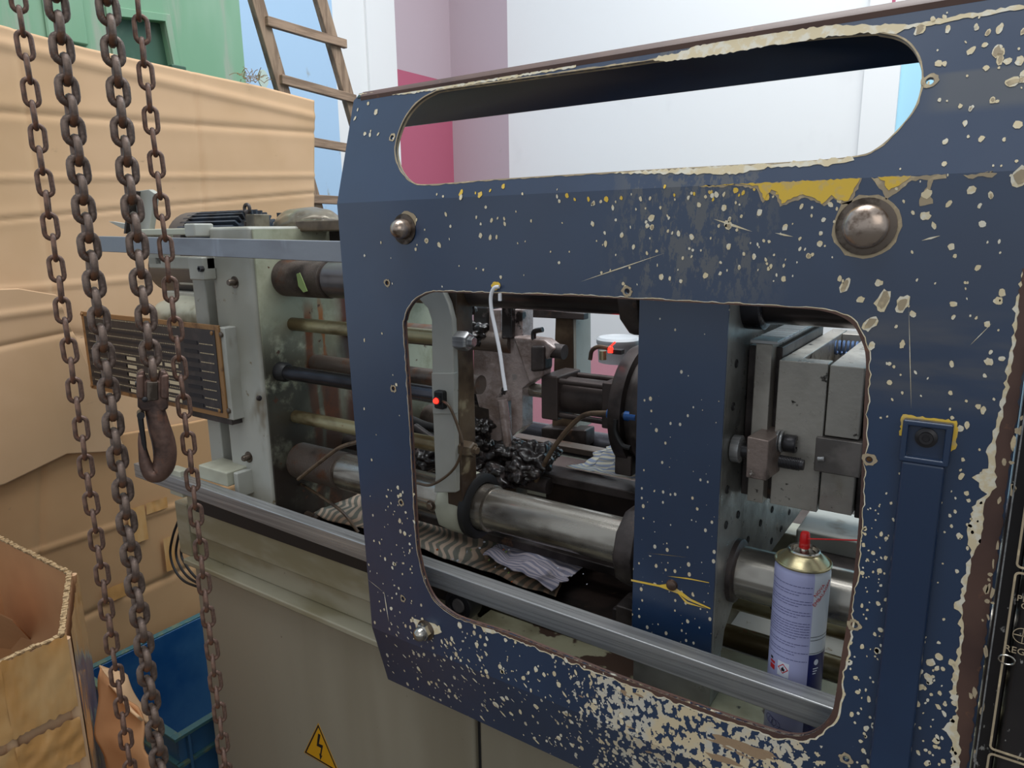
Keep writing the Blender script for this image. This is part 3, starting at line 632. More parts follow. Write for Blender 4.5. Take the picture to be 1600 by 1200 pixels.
# guide rods between the end plate and the ejector
def rod(pxa, pya, Ya, r, m, x1=-.70, name='guide_rod', collar=0):
    p = P(pxa, pya, X=XE) if Ya is None else P(pxa, pya, Y=Ya)
    b = NEW(); cyl(b, (XE-.01, p.y, p.z), (x1, p.y, p.z), r, seg=28)
    o = fin(b, name, m, mc)
    if collar:
        b = NEW(); lathe(b, (XE, p.y, p.z), X_, [(r*1.35,0),(r*1.35,.02),(r*1.05,.026)], 28); fin(b, 'collar', M_black, o)
    return o
M_rodY = mat('yellowed_rod', rgb(166,156,120), .32, .45, [(rgb(104,88,60), 14, .42, .62, (.5,1,1)), (rgb(120,70,44), 30, .62, .7, STL)], .15, 80)
rod(455, 506, None, .0125, M_rodY, -.68)
rod(436, 580, None, .0135, M_barD, -.70, collar=1)
rod(460, 650, None, .0125, M_rodY, -.68)
rod(490, 566, None, .016, M_thread, -.69)
rod(545, 512, None, .02, M_thread, -.69)
# mounting plates for the screws on the cream face
b = NEW(); cyl(b, P(540,690,X=XE), P(540,690,X=XE)+Vector((.5,0,0)), .014); fin(b, 'guide_rod', M_dsteel, mc)
# fixed platen
XP0, XP1, YP = -.353, -.246, .785
b = NEW(); loft(b, [(XP0,y_,z_) for y_,z_ in ((YP,1.02),(.826,1.02),(.832,1.045),(.862,1.066),(1.27,1.066),(1.27,1.56),(YP,1.56))], (XP1-XP0,0,0)); pf = part('fixed_platen', b, M_plat, .003)
b = NEW(); loft(b, [(-.353, YP-.003, 1.033), (-.247, YP-.003, 1.020), (-.2455, YP-.003, 1.555), (-.353, YP-.003, 1.555)], (0,.003,0)); part('navy_face', b, M_navy, .0006)
ho = []
b0 = NEW(); lathe(b0, (0,0,0), X_, [(.0052,0),(.0052,.0012),(.0040,.0012),(.0036,.0002)], 16, close=False)
b0.faces.new([b0.verts.new(Vector((.0003,cos(a*pi/8)*.0040,sin(a*pi/8)*.0040))) for a in range(16)])
hp = fin(b0, 'threaded_hole', M_black); hp.location = (-100,0,0); first = True
for (px, py) in ((1150,568),(1170,552),(1190,545),(1210,532),(1228,520),(1245,514),(1145,635),(1165,617),(1136,765),(1153,804),(1134,820),(1188,817),(1168,843),(1206,796),(1205,845),(1233,800),(1220,826),(1150,700),(1163,740)):
    p = P(px, py, X=XP1)
    o = hp if first else hp.copy()
    if not first: COL.objects.link(o)
    o.parent = mc; o.location = Vector((XP1+.0001, p.y, p.z)) - mc.location; first = False
# platen foot, behind
b = NEW(); box(b, -.352, -.247, .787, .825, .96, 1.0195); part('platen_foot', b, M_plat, .002)
b = NEW(); lathe(b, (-.246, YB, ZL), X_, [(.041,0),(.041,.006),(.036,.009)], 40); part('bar_seal', b, M_dsteel)
b = NEW(); lathe(b, (-.246, YB, ZU), X_, [(.040,0),(.040,.02),(.036,.023)], 40); part('bar_seal', b, M_barD)
# collars left of the platen
for zz in (ZL, ZU):
    b = NEW(); lathe(b, (-.398, YB, zz), X_, [(.040,0),(.056,.004),(.058,.012),(.058,.030),(.05,.036),(.05,.045)], 10, a0=.3); part('bar_nut', b, M_dsteel, .002)
# lugs under the tray
b = NEW(); box(b, -.42, -.37, .86, .92, .985, 1.01); box(b, -.40, -.36, .83, .86, .985, 1.035); part('tray_lug', b, M_dsteel, .003)
# bumper below the rail
p = P(720, 944, Y=.735); 
b = NEW(); lathe(b, (p.x, .765, p.z), -Y_, [(.012,0),(.012,.006),(.023,.008),(.025,.012),(.025,.034),(.023,.038),(.017,.0385),(.016,.036),(.012,.0355),(0,.0355)], 32); bp_ = part('bumper', b, M_black)
b = NEW(); lathe(b, (p.x, .765-.0355, p.z), -Y_, [(.011,0),(.010,.002),(.004,.0022),(0,.0005)], 24); fin(b, 'bumper_cap', M_darkgrey, bp_)
# right hand side: rear bed details, pipes and hose under the bar
for (za, ya, r) in ((.985,1.02,.012),(.955,.97,.017),(.945,.89,.011)):
    b = NEW(); cyl(b, (-.30, ya, za), (.3, ya, za), r, seg=20); part('pipe', b, M_rodY)
b = NEW(); tube(b, [(-.262,1.02,1.06),(-.24,1.0,1.03),(-.215,.985,1.0),(-.2,.97,.975)], .006, 8); part('hose', b, M_black)
b = NEW(); box(b, -.24, .3, 1.18, 1.30, 1.02, 1.058); part('rear_shelf', b, M_creamClean, .004)
b = NEW(); box(b, -.20, .3, 1.13, 1.18, .96, 1.03); part('rear_shelf', b, M_dsteel, .003)
b = NEW(); box(b, -.10, .3, .78, .93, .90, .955); part('bed_beam', b, M_black)
# top of the end plate: rear parts seen through openings
b = NEW(); box(b, XE, -.98, .97, 1.00, 1.535, 1.572); part('top_bracket', b, M_dsteel, .003)
b = NEW(); box(b, -1.11, -.95, .90, .965, 1.555, 1.575); part('top_bracket', b, M_oily, .003)
# warning sign on the cabinet
ws = thing('warning_sign', P(505,1175,Y=.755), 'yellow triangular high-voltage warning sticker on the grey cabinet', 'sign')
yv = .7545
def tri(s, y, c): return [Vector((c.x, y, c.z+.033*s)), Vector((c.x+.030*s, y, c.z-.019*s)), Vector((c.x-.030*s, y, c.z-.019*s))]
c = Vector((-.972,.755,.597))
b = NEW(); loft(b, tri(1.66, yv, c), (0,.0004,0)); fin(b, 'yellow_edge', M_warnY, ws)
b = NEW(); loft(b, tri(1.58, yv-.0003, c), (0,.0003,0)); fin(b, 'black_border', M_inkB, ws)
b = NEW(); loft(b, tri(1.38, yv-.0006, c), (0,.0003,0)); fin(b, 'yellow_field', M_warnY, ws)
b = NEW(); q = [(-.001,.020),(.003,.020),(-.0012,.006),(.006,.007),(.0012,-.009),(.0035,-.008),(-.001,-.016),(-.0022,-.007),(-.0005,-.0078),(.0022,.002),(-.0055,.0015)]
loft(b, [Vector((c.x+x*1.6, yv-.0008, c.z+z*1.6)) for x, z in q], (0,.0002,0)); fin(b, 'lightning_bolt', M_inkB, ws)
# cables at the cabinet's left end
for k, dx in enumerate((0, 9, 17)):
    b = NEW(); tube(b, [P(278+dx,815,Y=.81), P(270+dx,838,Y=.80), P(266+dx,865,Y=.795), P(273+dx,890-k*4,Y=.79), P(288+dx*.7,908-k*6,Y=.79), P(312,918-k*5,Y=.79)], .0028, 8); part('cable', b, M_black)

# data plate
dp = thing('data_plate', (-1.43, .76, 1.2), 'black perforated data plate with brass border beside the end plate', 'plate')
yq = .762
def dq(u, v): # u 0..1 left-right, v 0..1 bottom-top
    return Vector((-1.690+.5175*u, yq, 1.2125+.1765*v+.003*(1-u)*0))
b = NEW(); box(b, -1.69, -1.175, yq, yq+.004, 1.213, 1.389); fin(b, 'backing', M_brass, dp, bev=.001)
b = NEW(); box(b, -1.676, -1.187, yq-.0012, yq-.0002, 1.2225, 1.3795); fin(b, 'black_face', M_plateB, dp)
rows = 9
for r_ in range(rows):
    z = 1.372 - r_*.0175
    if r_ >= 1:
        b = NEW(); box(b, -1.672, -1.635, yq-.0022, yq-.0014, z-.006, z+.002); fin(b, 'dark_cell', M_inkB, dp)
        b = NEW(); box(b, -1.29, -1.245, yq-.0022, yq-.0014, z-.006, z+.001); fin(b, 'dark_cell', M_inkB, dp)
        b = NEW(); x = -1.238
        while x < -1.198: w_ = random.uniform(.003,.007); box(b, x, x+w_, yq-.0020, yq-.0014, z-.004, z-.0022); x += w_+.0015
        fin(b, 'print_row', M_tan, dp, kind='stuff')
    b = NEW(); x = -1.66
    while x < -1.31: box(b, x, x+.0028, yq-.0020, yq-.0014, z+.0045, z+.0068); x += .0062
    fin(b, 'print_row', M_tan, dp, kind='stuff')
    if r_ >= 4:
        for (xa, xb) in ((-1.515,-1.475),(-1.43,-1.375),(-1.365,-1.318)):
            b = NEW(); box(b, xa, xb, yq-.0022, yq-.0014, z-.0058, z+.001); fin(b, 'pale_cell', M_cell, dp)
        b = NEW(); box(b, -1.625, -1.51, yq-.0022, yq-.0014, z-.0058, z+.001); fin(b, 'dark_cell', M_inkB, dp)
    elif r_ >= 1:
        b = NEW(); box(b, -1.625+.01*r_, -1.32, yq-.0022, yq-.0014, z-.0048, z); fin(b, 'dark_cell', M_inkB, dp)
for (x, z) in ((-1.683,1.383),(-1.195,1.374),(-1.683,1.220),(-1.195,1.226)): bolt((x,yq,z), -Y_, .004, .003, M_brass, dp, 'screw')
b = NEW(); box(b, -1.184, -1.163, yq+.004, yq+.03, 1.210, 1.385); fin(b, 'mounting_strip', M_creamClean, dp, bev=.002)
for z in (1.372, 1.228): bolt((-1.172,yq+.004,z), -Y_, .005, .004, M_wash, dp, 'screw')
b = NEW(); box(b, -1.30, -1.17, yq+.005, .80, 1.2, 1.24); fin(b, 'standoff', M_dsteel, dp)

# electric motor on top of the end plate, cowl, dome
mt = thing('electric_motor', (-1.45, .95, 1.45), 'dark finned electric motor lying behind the top rail', 'motor')
for i in range(14):
    b = NEW(); a = R(20+i*10.5); c = Vector((-1.42,.97,1.535)); rr = .058
    obox(b, c+Vector((0,-cos(a)*rr,sin(a)*rr)), X_, Vector((0,-cos(a),sin(a))), Vector((0,sin(a),cos(a))), .10, .010, .0018); fin(b, 'cooling_fin', M_motor, mt)
b = NEW(); cyl(b, (-1.52,.97,1.535), (-1.32,.97,1.535), .055, seg=32); fin(b, 'housing', M_motor, mt)
b = NEW(); lathe(b, (-1.60,.97,1.535), X_, [(.03,0),(.05,.012),(.068,.045),(.068,.10)], 32); fin(b, 'fan_cowl', M_darkgrey, mt)
b = NEW(); box(b, -1.57, -1.30, .93, 1.02, 1.44, 1.50); fin(b, 'motor_foot', M_creamClean, mt, bev=.003)
tk = thing('round_tank', (-1.64,.93,1.40), 'dark grey round housing behind the chains, above the data plate', 'tank')
b = NEW(); lathe(b, (-1.70,.98,1.475), X_, [(.02,0),(.045,.004),(.058,.02),(.058,.30)], 36); fin(b, 'shell', M_darkgrey, tk)
b = NEW(); box(b, -1.62, -1.50, .92, 1.04, 1.2, 1.425); fin(b, 'stand', M_creamClean, tk, bev=.003)
cg = thing('gearbox_cover', (-1.55,.93,1.3), 'greasy pale casting behind the data plate top edge', 'cover')
b = NEW(); bmesh.ops.create_icosphere(b, subdivisions=4, radius=1); 
for v in b.verts: v.co = Vector((v.co.x*.15, v.co.y*.08, v.co.z*.045))*(1+.07*noise.noise(v.co*2.5)) + Vector((-1.52,.95,1.375))
fin(b, 'casting', M_cream, cg)
ey = thing('eye_bolt', P(386,338,Y=.9), 'small greasy eye bolt standing on the machine top', 'bolt')
c = P(386,326,Y=.9); b = NEW(); tube(b, [c+Vector((cos(a*pi/10)*.008,0,sin(a*pi/10)*.008)) for a in range(20)], .0035, 8, closed=True); fin(b, 'ring', M_dsteel, ey)
b = NEW(); lathe(b, c-Vector((0,0,.035)), Z_, [(.008,0),(.008,.01),(.0045,.012),(.0045,.028)], 16); fin(b, 'shank', M_dsteel, ey)
b = NEW(); c = P(401,343,Y=.9); box(b, c.x-.014, c.x+.014, .885, .92, 1.555, c.z+.010); tag(fin(b, 'junction_box', M_motorH, bev=.002), 'small grey square block right of the eye bolt', 'box')
dm = thing('greasy_dome', (-1.15,1.02,1.56), 'oily grey domed motor cover behind the top rail next to the blue door', 'cover')
b = NEW(); c0 = P(483,352,Y=1.02)
bmesh.ops.create_icosphere(b, subdivisions=5, radius=1)
for v in b.verts: v.co = Vector((v.co.x*.085, v.co.y*.06, max(-.2, v.co.z)*.037))*(1+.05*noise.noise(v.co*3)) + c0
fin(b, 'dome', M_motorH, dm)
b = NEW(); c = P(505,345,Y=1.02); box(b, c.x-.05, c.x+.06, .965, 1.05, c0.z-.02, c.z+.003); fin(b, 'flat_rim', M_motorH, dm, bev=.006)
b = NEW(); cyl(b, (-1.33,1.06,1.545), (-1.05,1.06,1.545), .032, seg=30); fin(b, 'rear_tube', M_darkgrey, dm)
b = NEW(); c = P(438,334,Y=1.06); cyl(b, (c.x,1.06,1.56), (c.x,1.06,c.z+.002), .008, seg=12); fin(b, 'plug', M_motor, dm)
# lever arm at the far end of the rails
lv = thing('lever_arm', (-1.52,.80,1.5), 'pale green metal lever sticking up behind the third chain', 'lever')
b = NEW(); loft(b, [P(208,365,Y=.80), P(232,368,Y=.80), P(241,302,Y=.80), P(232,296,Y=.80), P(217,298,Y=.80)], (0,.012,0)); fin(b, 'upright', M_creamClean, lv, bev=.0015)
b = NEW(); loft(b, [P(208,365,Y=.80), P(211,365,Y=.80), P(220,299,Y=.80), P(216,298,Y=.80)], (0,-.02,0)); fin(b, 'side_flange', M_dsteel, lv, bev=.001)
b = NEW(); loft(b, [P(169,346,Y=.80), P(176,346,Y=.80), P(212,352,Y=.80), P(212,362,Y=.80), P(190,357,Y=.80)], (0,.006,0)); fin(b, 'handle', M_creamClean, lv, bev=.001)
b = NEW(); loft(b, [P(212,362,Y=.78), P(248,362,Y=.78), P(248,376,Y=.78), P(212,376,Y=.78)], (0,.03,0)); fin(b, 'pivot_block', M_cream, lv, bev=.002)
b = NEW(); loft(b, [P(232,393,Y=.77), P(252,393,Y=.77), P(252,414,Y=.77), P(232,413,Y=.77)], (0,.04,0)); fin(b, 'lower_block', M_creamClean, lv, bev=.002)

# ------------------------------------------------------------ moving platen
mp_ = thing('moving_platen', (-.67, 1.0, .985), 'cream moving platen column riding the polished lower tie bar', 'platen')
def yp(pts, Y): return [P(x, y, Y=Y) for x, y in pts]
b = NEW(); loft(b, yp([(650,452),(690,452),(700,475),(706,500),(709,585),(709,645),(712,745),(712,770),(678,770),(680,745),(676,645),(675,585),(674,500),(668,482),(655,468)], .80), (0,.012,0)); part('front_column', b, M_creamClean, .002, mp_)
b = NEW(); loft(b, yp([(674,583),(709,583),(709,647),(676,647)], .797), (0,.01,0)); part('column_pad', b, M_creamClean, .001, mp_)
x0, x1 = -.655, -.642
b = NEW(); box(b, -.685, x0, .812, .850, 1.13, 1.49); part('column_side', b, M_oily, .002, mp_)
b = NEW(); lathe(b, (-.715, YB, ZL), X_, [(.046,0),(.052,.004),(.052,.045),(.048,.05)], 10, a0=.31); part('bar_hub', b, M_cream, .003, mp_)
b = NEW(); lathe(b, (-.665, YB, ZL), X_, [(.050,0),(.053,.003),(.053,.012),(.047,.016),(.040,.017),(.036,.012)], 40); part('bar_seal', b, M_black, 0, mp_)
b = NEW(); lathe(b, (-.65, YB, ZL), X_, [(.0375,0),(.0375,.018),(.0340,.020)], 40); part('bar_ring', b, M_bar, 0, mp_)
bolt(P(674,790,Y=.80), -Y_, .006, .006, M_wash, mp_, wash=.009)
b = NEW(); p = P(716,532,X=-.655); lathe(b, (p.x-.002,p.y,p.z), X_, [(.015,0),(.015,.02),(.012,.024),(.008,.024),(.008,.032),(0,.032)], 6); part('hex_nut', b, M_steel, .001, mp_)
b = NEW(); p = P(724,700,X=-.655); lathe(b, (p.x-.002,p.y,p.z), X_, [(.013,0),(.013,.02),(.010,.024),(.006,.024),(.006,.030),(0,.030)], 6); part('hex_nut', b, M_oily, .001, mp_)
# rear post
b = NEW(); loft(b, yp([(868,486),(895,487),(897,668),(862,672)], 1.20), (0,.02,0)); part('rear_post_face', b, M_oily, .002, mp_)
p1 = P(895,487,Y=1.20); p2 = P(897,672,Y=1.20)
b = NEW(); loft(b, [p1+Vector((0,.001,0)), p2+Vector((0,.001,0)), p2+Vector((.001,.06,0)), p1+Vector((.001,.06,0))], (.006,0,0)); part('rear_post_side', b, M_creamClean, .001, mp_)
b = NEW(); loft(b, yp([(790,478),(912,490),(912,500),(790,494)], 1.19), (0,.02,0)); part('rear_crossbar', b, M_dsteel, .002, mp_)
b = NEW(); loft(b, yp([(845,668),(915,672),(915,700),(845,700)], 1.18), (0,.04,0)); part('rear_foot', b, M_dsteel, .004, mp_)

# ejector carriage: greasy plate
ec = thing('ejector_carriage', (-.72, 1.0, .985), 'grease-covered ejector plate in the middle of the open guard window', 'plate')
b = NEW(); loft(b, yp([(764,484),(782,484),(782,528),(799,530),(799,484),(816,484),(816,530),(829,545),(827,598),(816,607),(816,668),(800,682),(798,626),(783,630),(784,692),(766,686),(763,640),(748,636),(740,600),(740,560),(742,535),(764,525)], 1.0), (0,.035,0)); part('plate', b, M_greaseP, .0012, ec)
b = NEW(); loft(b, yp([(738,478),(764,478),(764,535),(738,530)], 1.03), (0,.06,0)); part('rear_block', b, M_grease, .006, ec)
b = NEW(); loft(b, yp([(738,535),(765,530),(768,690),(738,690)], 1.025), (0,.05,0)); part('rear_block', b, M_oily, .006, ec)
b = NEW(); loft(b, yp([(783,478),(800,478),(800,530),(783,530)], .99), (0,.012,0)); part('neck', b, M_grease, .003, ec)
p = P(752,613,Y=1.02); b = NEW(); lathe(b, p, -Y_, [(.024,0),(.026,.012),(.020,.016),(.018,.006),(0,.006)], 24); part('bore', b, M_grease, 0, ec)
b = NEW(); loft(b, yp([(800,525),(850,531),(868,545),(850,565),(848,588),(826,600),(812,560)], .985), (0,.03,0)); part('clevis', b, M_greaseP, .005, ec)
b = NEW(); loft(b, yp([(828,540),(850,540),(850,580),(828,582)], .98), (0,.03,0)); part('clevis', b, M_dsteel, .005, ec)
b = NEW(); pa = P(846,545,Y=1.0); cyl(b, pa, pa+Vector((.045,0,-.002)), .0125, seg=20); part('rod_end', b, M_dsteel, 0, ec)
pa = P(834,532,Y=.99); b = NEW(); tube(b, [pa, P(834,520,Y=.99), P(838,517,Y=.99), P(848,515,Y=.99)], .0045, 8); part('grease_nipple', b, M_grease, 0, ec)
for (px, py, s, Y) in ((745,520,.022,1.0),(800,705,.03,1.0),(835,715,.030,.99),(760,715,.035,1.0),(665,715,.03,.95),(648,720,.024,.95),(720,480,.022,.93),(722,505,.016,.92),(740,735,.02,.96),(815,735,.026,.96),(780,745,.028,.95),(740,690,.024,.98),(860,705,.018,1.02),(752,668,.02,.99)):
    b = NEW(); bmesh.ops.create_icosphere(b, subdivisions=5, radius=1); c = P(px, py, Y=Y)
    for v in b.verts:
        q = v.co.copy(); n_ = noise.noise(q*1.6+c*30)*.50 + noise.noise(q*3.5+c*30)*.16+noise.noise(q*8+c*10)*.03
        v.co = c + Vector((q.x*1.15, q.y, q.z*.8))*s*(1+n_)
    part('grease_clump', b, M_grease, 0, ec)
for (px0,py0,px1,py1,Y,m_) in ((640,655,690,672,.98,M_black),(648,668,700,700,.95,M_dsteel),(785,625,795,700,.985,M_greaseP)):
    b = NEW(); tube(b, [P(px0,py0,Y=Y), P((px0+px1)/2,(py0+py1)/2+2,Y=Y), P(px1,py1,Y=Y)], .009, 10); part('link_arm', b, m_, 0, ec)
# lower crossmember and slides under the carriage
cm = thing('slide_base', (-.6,1.0,.985), 'long dark steel slide bars lying under the grease', 'bar')
b = NEW(); cyl(b, P(700,735,Y=1.04), P(700,735,Y=1.04)+Vector((.01,0,0)), .02); b.free()
for (xa_, xb_, Y, dY, z0, z1, m_) in ((-.80,-.358,.99,.05,1.126,1.141,M_dsteel),(-.86,-.358,1.10,.03,1.146,1.158,M_thread),(-.90,-.358,.93,.03,1.02,1.035,M_dsteel)):
    b = NEW(); box(b, xa_, xb_, Y, Y+dY, z0, z1); part('slide_bar', b, m_, .002, cm)
b = NEW(); box(b, -.62, -.36, 1.0, 1.035, .985, 1.126); part('web', b, M_deck, .002, cm)
b = NEW(); box(b, -.74, -.68, .995, 1.035, .985, 1.126); part('web', b, M_oily, .003, cm)
b = NEW(); box(b, -.84, -.80, 1.09, 1.12, .985, 1.146); part('web', b, M_dsteel, .003, cm)
b = NEW(); lathe(b, (-.44,.965,1.07), X_, [(.03,0),(.045,.004),(.045,.04),(.03,.05)], 24); part('round_boss', b, M_hose, 0, cm)

# hydraulic cylinder
hc = thing('hydraulic_cylinder', (-.58,1.03,1.2), 'dark brown tie-rod hydraulic cylinder with square end blocks left of the navy platen', 'cylinder')
M_hyd = mat('brown_black_iron', rgb(76,66,63), .4, .4, [(rgb(46,40,38), 14, .4, .65, STL)], .1, 80)
ycy, zcy = 1.03, 1.276
xa = P(845,600,Y=.99).x; xb = P(871,600,Y=.99).x; xc = P(940,600,Y=.99).x; xd = P(962,600,Y=.99).x
b = NEW(); box(b, xa, xb, .99, 1.07, 1.238, 1.314); part('end_block', b, M_hyd, .003, hc)
b = NEW(); box(b, xc, xd, .99, 1.07, 1.238, 1.314); part('end_block', b, M_hyd, .003, hc)
b = NEW(); cyl(b, (xb-.002,ycy,zcy), (xc+.002,ycy,zcy), .031, seg=40); part('barrel', b, M_hyd, 0, hc)
for yy in (.999,1.061):
    for zz in (1.247,1.305):
        b = NEW(); cyl(b, (xb-.002,yy,zz), (xc+.002,yy,zz), .005, seg=12); part('tie_rod', b, M_hyd, 0, hc)
b = NEW(); cyl(b, (xa-.06,ycy,zcy), (xa,ycy,zcy), .012, seg=20); part('piston_rod', b, M_bar, 0, hc)
b = NEW(); lathe(b, (xd,1.06,zcy-.01), X_, [(.098,0),(.100,.004),(.100,.022),(.088,.024),(.088,.034),(.096,.036),(.096,.06),(.07,.10)], 64); part('flange_ring', b, M_hyd, 0, hc)
b = NEW(); box(b, xd+.0, xd+.03, .99, 1.04, 1.165, 1.20); part('lower_bracket', b, M_hyd, .003, hc)
b = NEW(); tube(b, [P(922,562,Y=1.0), P(925,548,Y=1.0), P(935,542,Y=1.0), P(952,544,Y=1.0)], .0035, 8); part('port_pipe', b, M_hose, 0, hc)
b = NEW(); cyl(b, P(942,562,Y=1.0), P(942,548,Y=1.0), .006, seg=12); part('port_fitting', b, M_gold, 0, hc)
# indicator lights
def sensor(name, px, py, Y, label, r=.0045):
    s_ = thing(name, P(px,py,Y=Y), label, 'sensor'); c = P(px, py, Y=Y)
    b = NEW(); box(b, c.x-.009, c.x+.009, c.y+.002, c.y+.022, c.z-.014, c.z+.014); fin(b, 'housing', M_black, s_, bev=.003)
    b = NEW(); lathe(b, c+Vector((0,.002,0)), -Y_, [(r*1.5,0),(r*1.5,.004),(r,.0041)], 16); fin(b, 'bezel', M_bolt, s_)
    b = NEW(); lathe(b, c+Vector((0,-.002,0)), -Y_, [(r,0),(r*.8,.003),(0,.004)], 16); fin(b, 'lamp', M_ledR, s_); return s_
s1 = sensor('proximity_sensor', 683, 626, .785, 'black proximity sensor with a glowing red lamp on the cream column')
b = NEW(); tube(b, [P(690,626,Y=.79), P(702,635,Y=.785), P(715,665,Y=.785), P(722,695,Y=.785), P(714,725,Y=.785), P(696,745,Y=.785), P(672,758,Y=.785), P(652,755,Y=.785)], .0022, 8)
tag(fin(b, 'sensor_cable', M_hose), 'thin beige-brown cable looping down from the red-lamp sensor', 'cable')
s2 = thing('indicator_lamp', P(955,547,Y=.99), 'bright red indicator lamp on top of the hydraulic cylinder', 'lamp')
b = NEW(); c = P(954,545,Y=.99); lathe(b, c-Vector((0,0,.006)), Z_, [(.004,0),(.004,.007),(.002,.010),(0,.011)], 12); fin(b, 'lens', M_ledR, s2)
b = NEW(); obox(b, c+Vector((.0035,0,.007)), Vector((1,0,1)), Y_, Vector((-1,0,1)), .006, .001, .001); fin(b, 'lens_tip', M_ledR, s2)
b = NEW(); box(b, c.x+.003, c.x+.018, c.y, c.y+.012, c.z-.008, c.z-.001); fin(b, 'socket', M_black, s2)
b = NEW(); tube(b, [P(837,752,Y=.97), P(848,730,Y=.97), P(865,700,Y=.97), P(890,668,Y=.97), P(915,648,Y=.97), P(952,645,Y=.97)], .0042, 10)
tag(fin(b, 'air_hose', M_hose), 'brown air hose curving up to the blue fitting', 'hose')
bf = thing('hose_fitting', P(965,648,Y=.97), 'blue push-in hose fitting beside the navy platen edge', 'fitting')
a = P(950,646,Y=.97); c = P(995,652,Y=.97)
b = NEW(); cyl(b, a, a.lerp(c,.45), .0075, seg=16); fin(b, 'body', M_bluefit, bf)
b = NEW(); cyl(b, a.lerp(c,.45), a.lerp(c,.6), .0055, seg=16); fin(b, 'neck', M_black, bf)
b = NEW(); cyl(b, a.lerp(c,.6), c, .0075, seg=16); fin(b, 'collar', M_bluefit, bf)
b = NEW(); tube(b, [P(962,655,Y=.96), P(962,675,Y=.96), P(972,695,Y=.96), P(985,700,Y=.96)], .004, 8); tag(fin(b, 'black_hose', M_black), 'short black hose hanging below the blue fitting', 'hose')
b = NEW(); tube(b, [P(560,690,Y=.80), P(530,700,Y=.80), P(500,722,Y=.80), P(466,749,Y=.80)], .0035, 8)
tag(fin(b, 'brown_cable', M_hose), 'brown cable crossing the threaded end of the lower tie bar', 'cable')
b = NEW(); tube(b, [P(466,753,Y=.86), P(500,775,Y=.84), P(535,800,Y=.83), P(560,832,Y=.83)], .003, 8)
tag(fin(b, 'brown_cable', M_hose), 'brown cable running down onto the striped rag behind the lower rail', 'cable')
b = NEW(); lathe(b, P(489,808,Y=.86)-Vector((.02,0,0)), Vector((1,.1,-.2)), [(.009,0),(.010,.02),(.007,.022),(.007,.03)], 16)
tag(fin(b, 'cable_plug', M_oily), 'small dirty cable plug lying at the end of the striped rag', 'plug')
b = NEW(); pa = [P(463,428,Y=.815), P(468,426,Y=.815), P(474,440,Y=.815), P(480,455,Y=.815), P(474,457,Y=.815), P(466,447,Y=.815)]
loft(b, pa, (0,.0012,0)); tag(fin(b, 'green_leaf', M_leaf), 'small pale green leaf stuck on the upper threaded bar', 'leaf')
b = NEW(); c = P(966,528,Y=1.12); lathe(b, c-Vector((0,0,.012)), Z_, [(.034,-.03),(.036,0),(.038,.004),(.038,.010),(.034,.014),(.030,.011),(0,.011)], 32)
tag(fin(b, 'plastic_tub', mat('grey_white_plastic', rgb(196,200,204), .4)), 'round pale plastic tub lid beyond the hydraulic cylinder', 'tub')

# ------------------------------------------------------------ mold
md = thing('injection_mold', (-.16,.92,1.2), 'steel injection mold block bolted to the drilled platen face', 'mold')
YM = .842
def mb(name, xa, xb, ya, yb, za, zb, m=M_mold, bev=.0012): b = NEW(); box(b, xa, xb, ya, yb, za, zb); return part(name, b, m, bev, md)
mb('clamp_plate', -.231, -.212, YM, 1.10, 1.222, 1.418)
mb('top_bar', -.236, -.205, YM-.006, 1.10, 1.4185, 1.4225, M_steel, .0006)
mb('spacer_block', -.2445, -.205, YM+.02, 1.09, 1.222, 1.412, M_dsteel)
mb('core_plate', -.2035, -.150, YM, .868, 1.224, 1.4005)
mb('core_side', -.2035, -.183, .869, 1.15, 1.224, 1.400)
mb('cavity_plate', -.1485, -.113, YM, 1.109, 1.318, 1.3995)
mb('cavity_plate_low', -.1485, -.113, YM, 1.08, 1.228, 1.2745)
mb('side_insert', -.1560, -.108, YM-.006, .90, 1.276, 1.3165, mat('darker_insert_steel', rgb(140,132,126), .4, .4, [(rgb(104,98,94), 16, .4, .6, STL)], .15, 100))
mb('rear_plate', -.112, -.085, YM+.012, 1.08, 1.222, 1.395, M_dsteel)
mb('rear_wall', -.183, -.113, 1.11, 1.15, 1.3, 1.399)
mb('cavity_floor', -.183, -.150, .869, 1.11, 1.30, 1.34, M_dsteel)
b = NEW(); n = 14
p = P(1284, 541, Z=1.385)
tube(b, [p+Vector((-.012+i*.0007, cos(i*pi/4)*.009, sin(i*pi/4)*.009)) for i in range(96)], .0019, 6, n=2); part('spring', b, mat('blue_steel_spring', rgb(120,146,190), .25, .6), 0, md)
for zz in (1.368,): pass
for (px, py) in ((1020+255,900-270),): pass
b = NEW(); cyl(b, P(1278,717,Y=.835), P(1288,717,Y=.835), .0028, seg=12); part('pin', b, M_steel, 0, md)
b = NEW(); cyl(b, P(1238,575,Y=.8415), P(1250,660,Y=.8415), .0002); b.free()
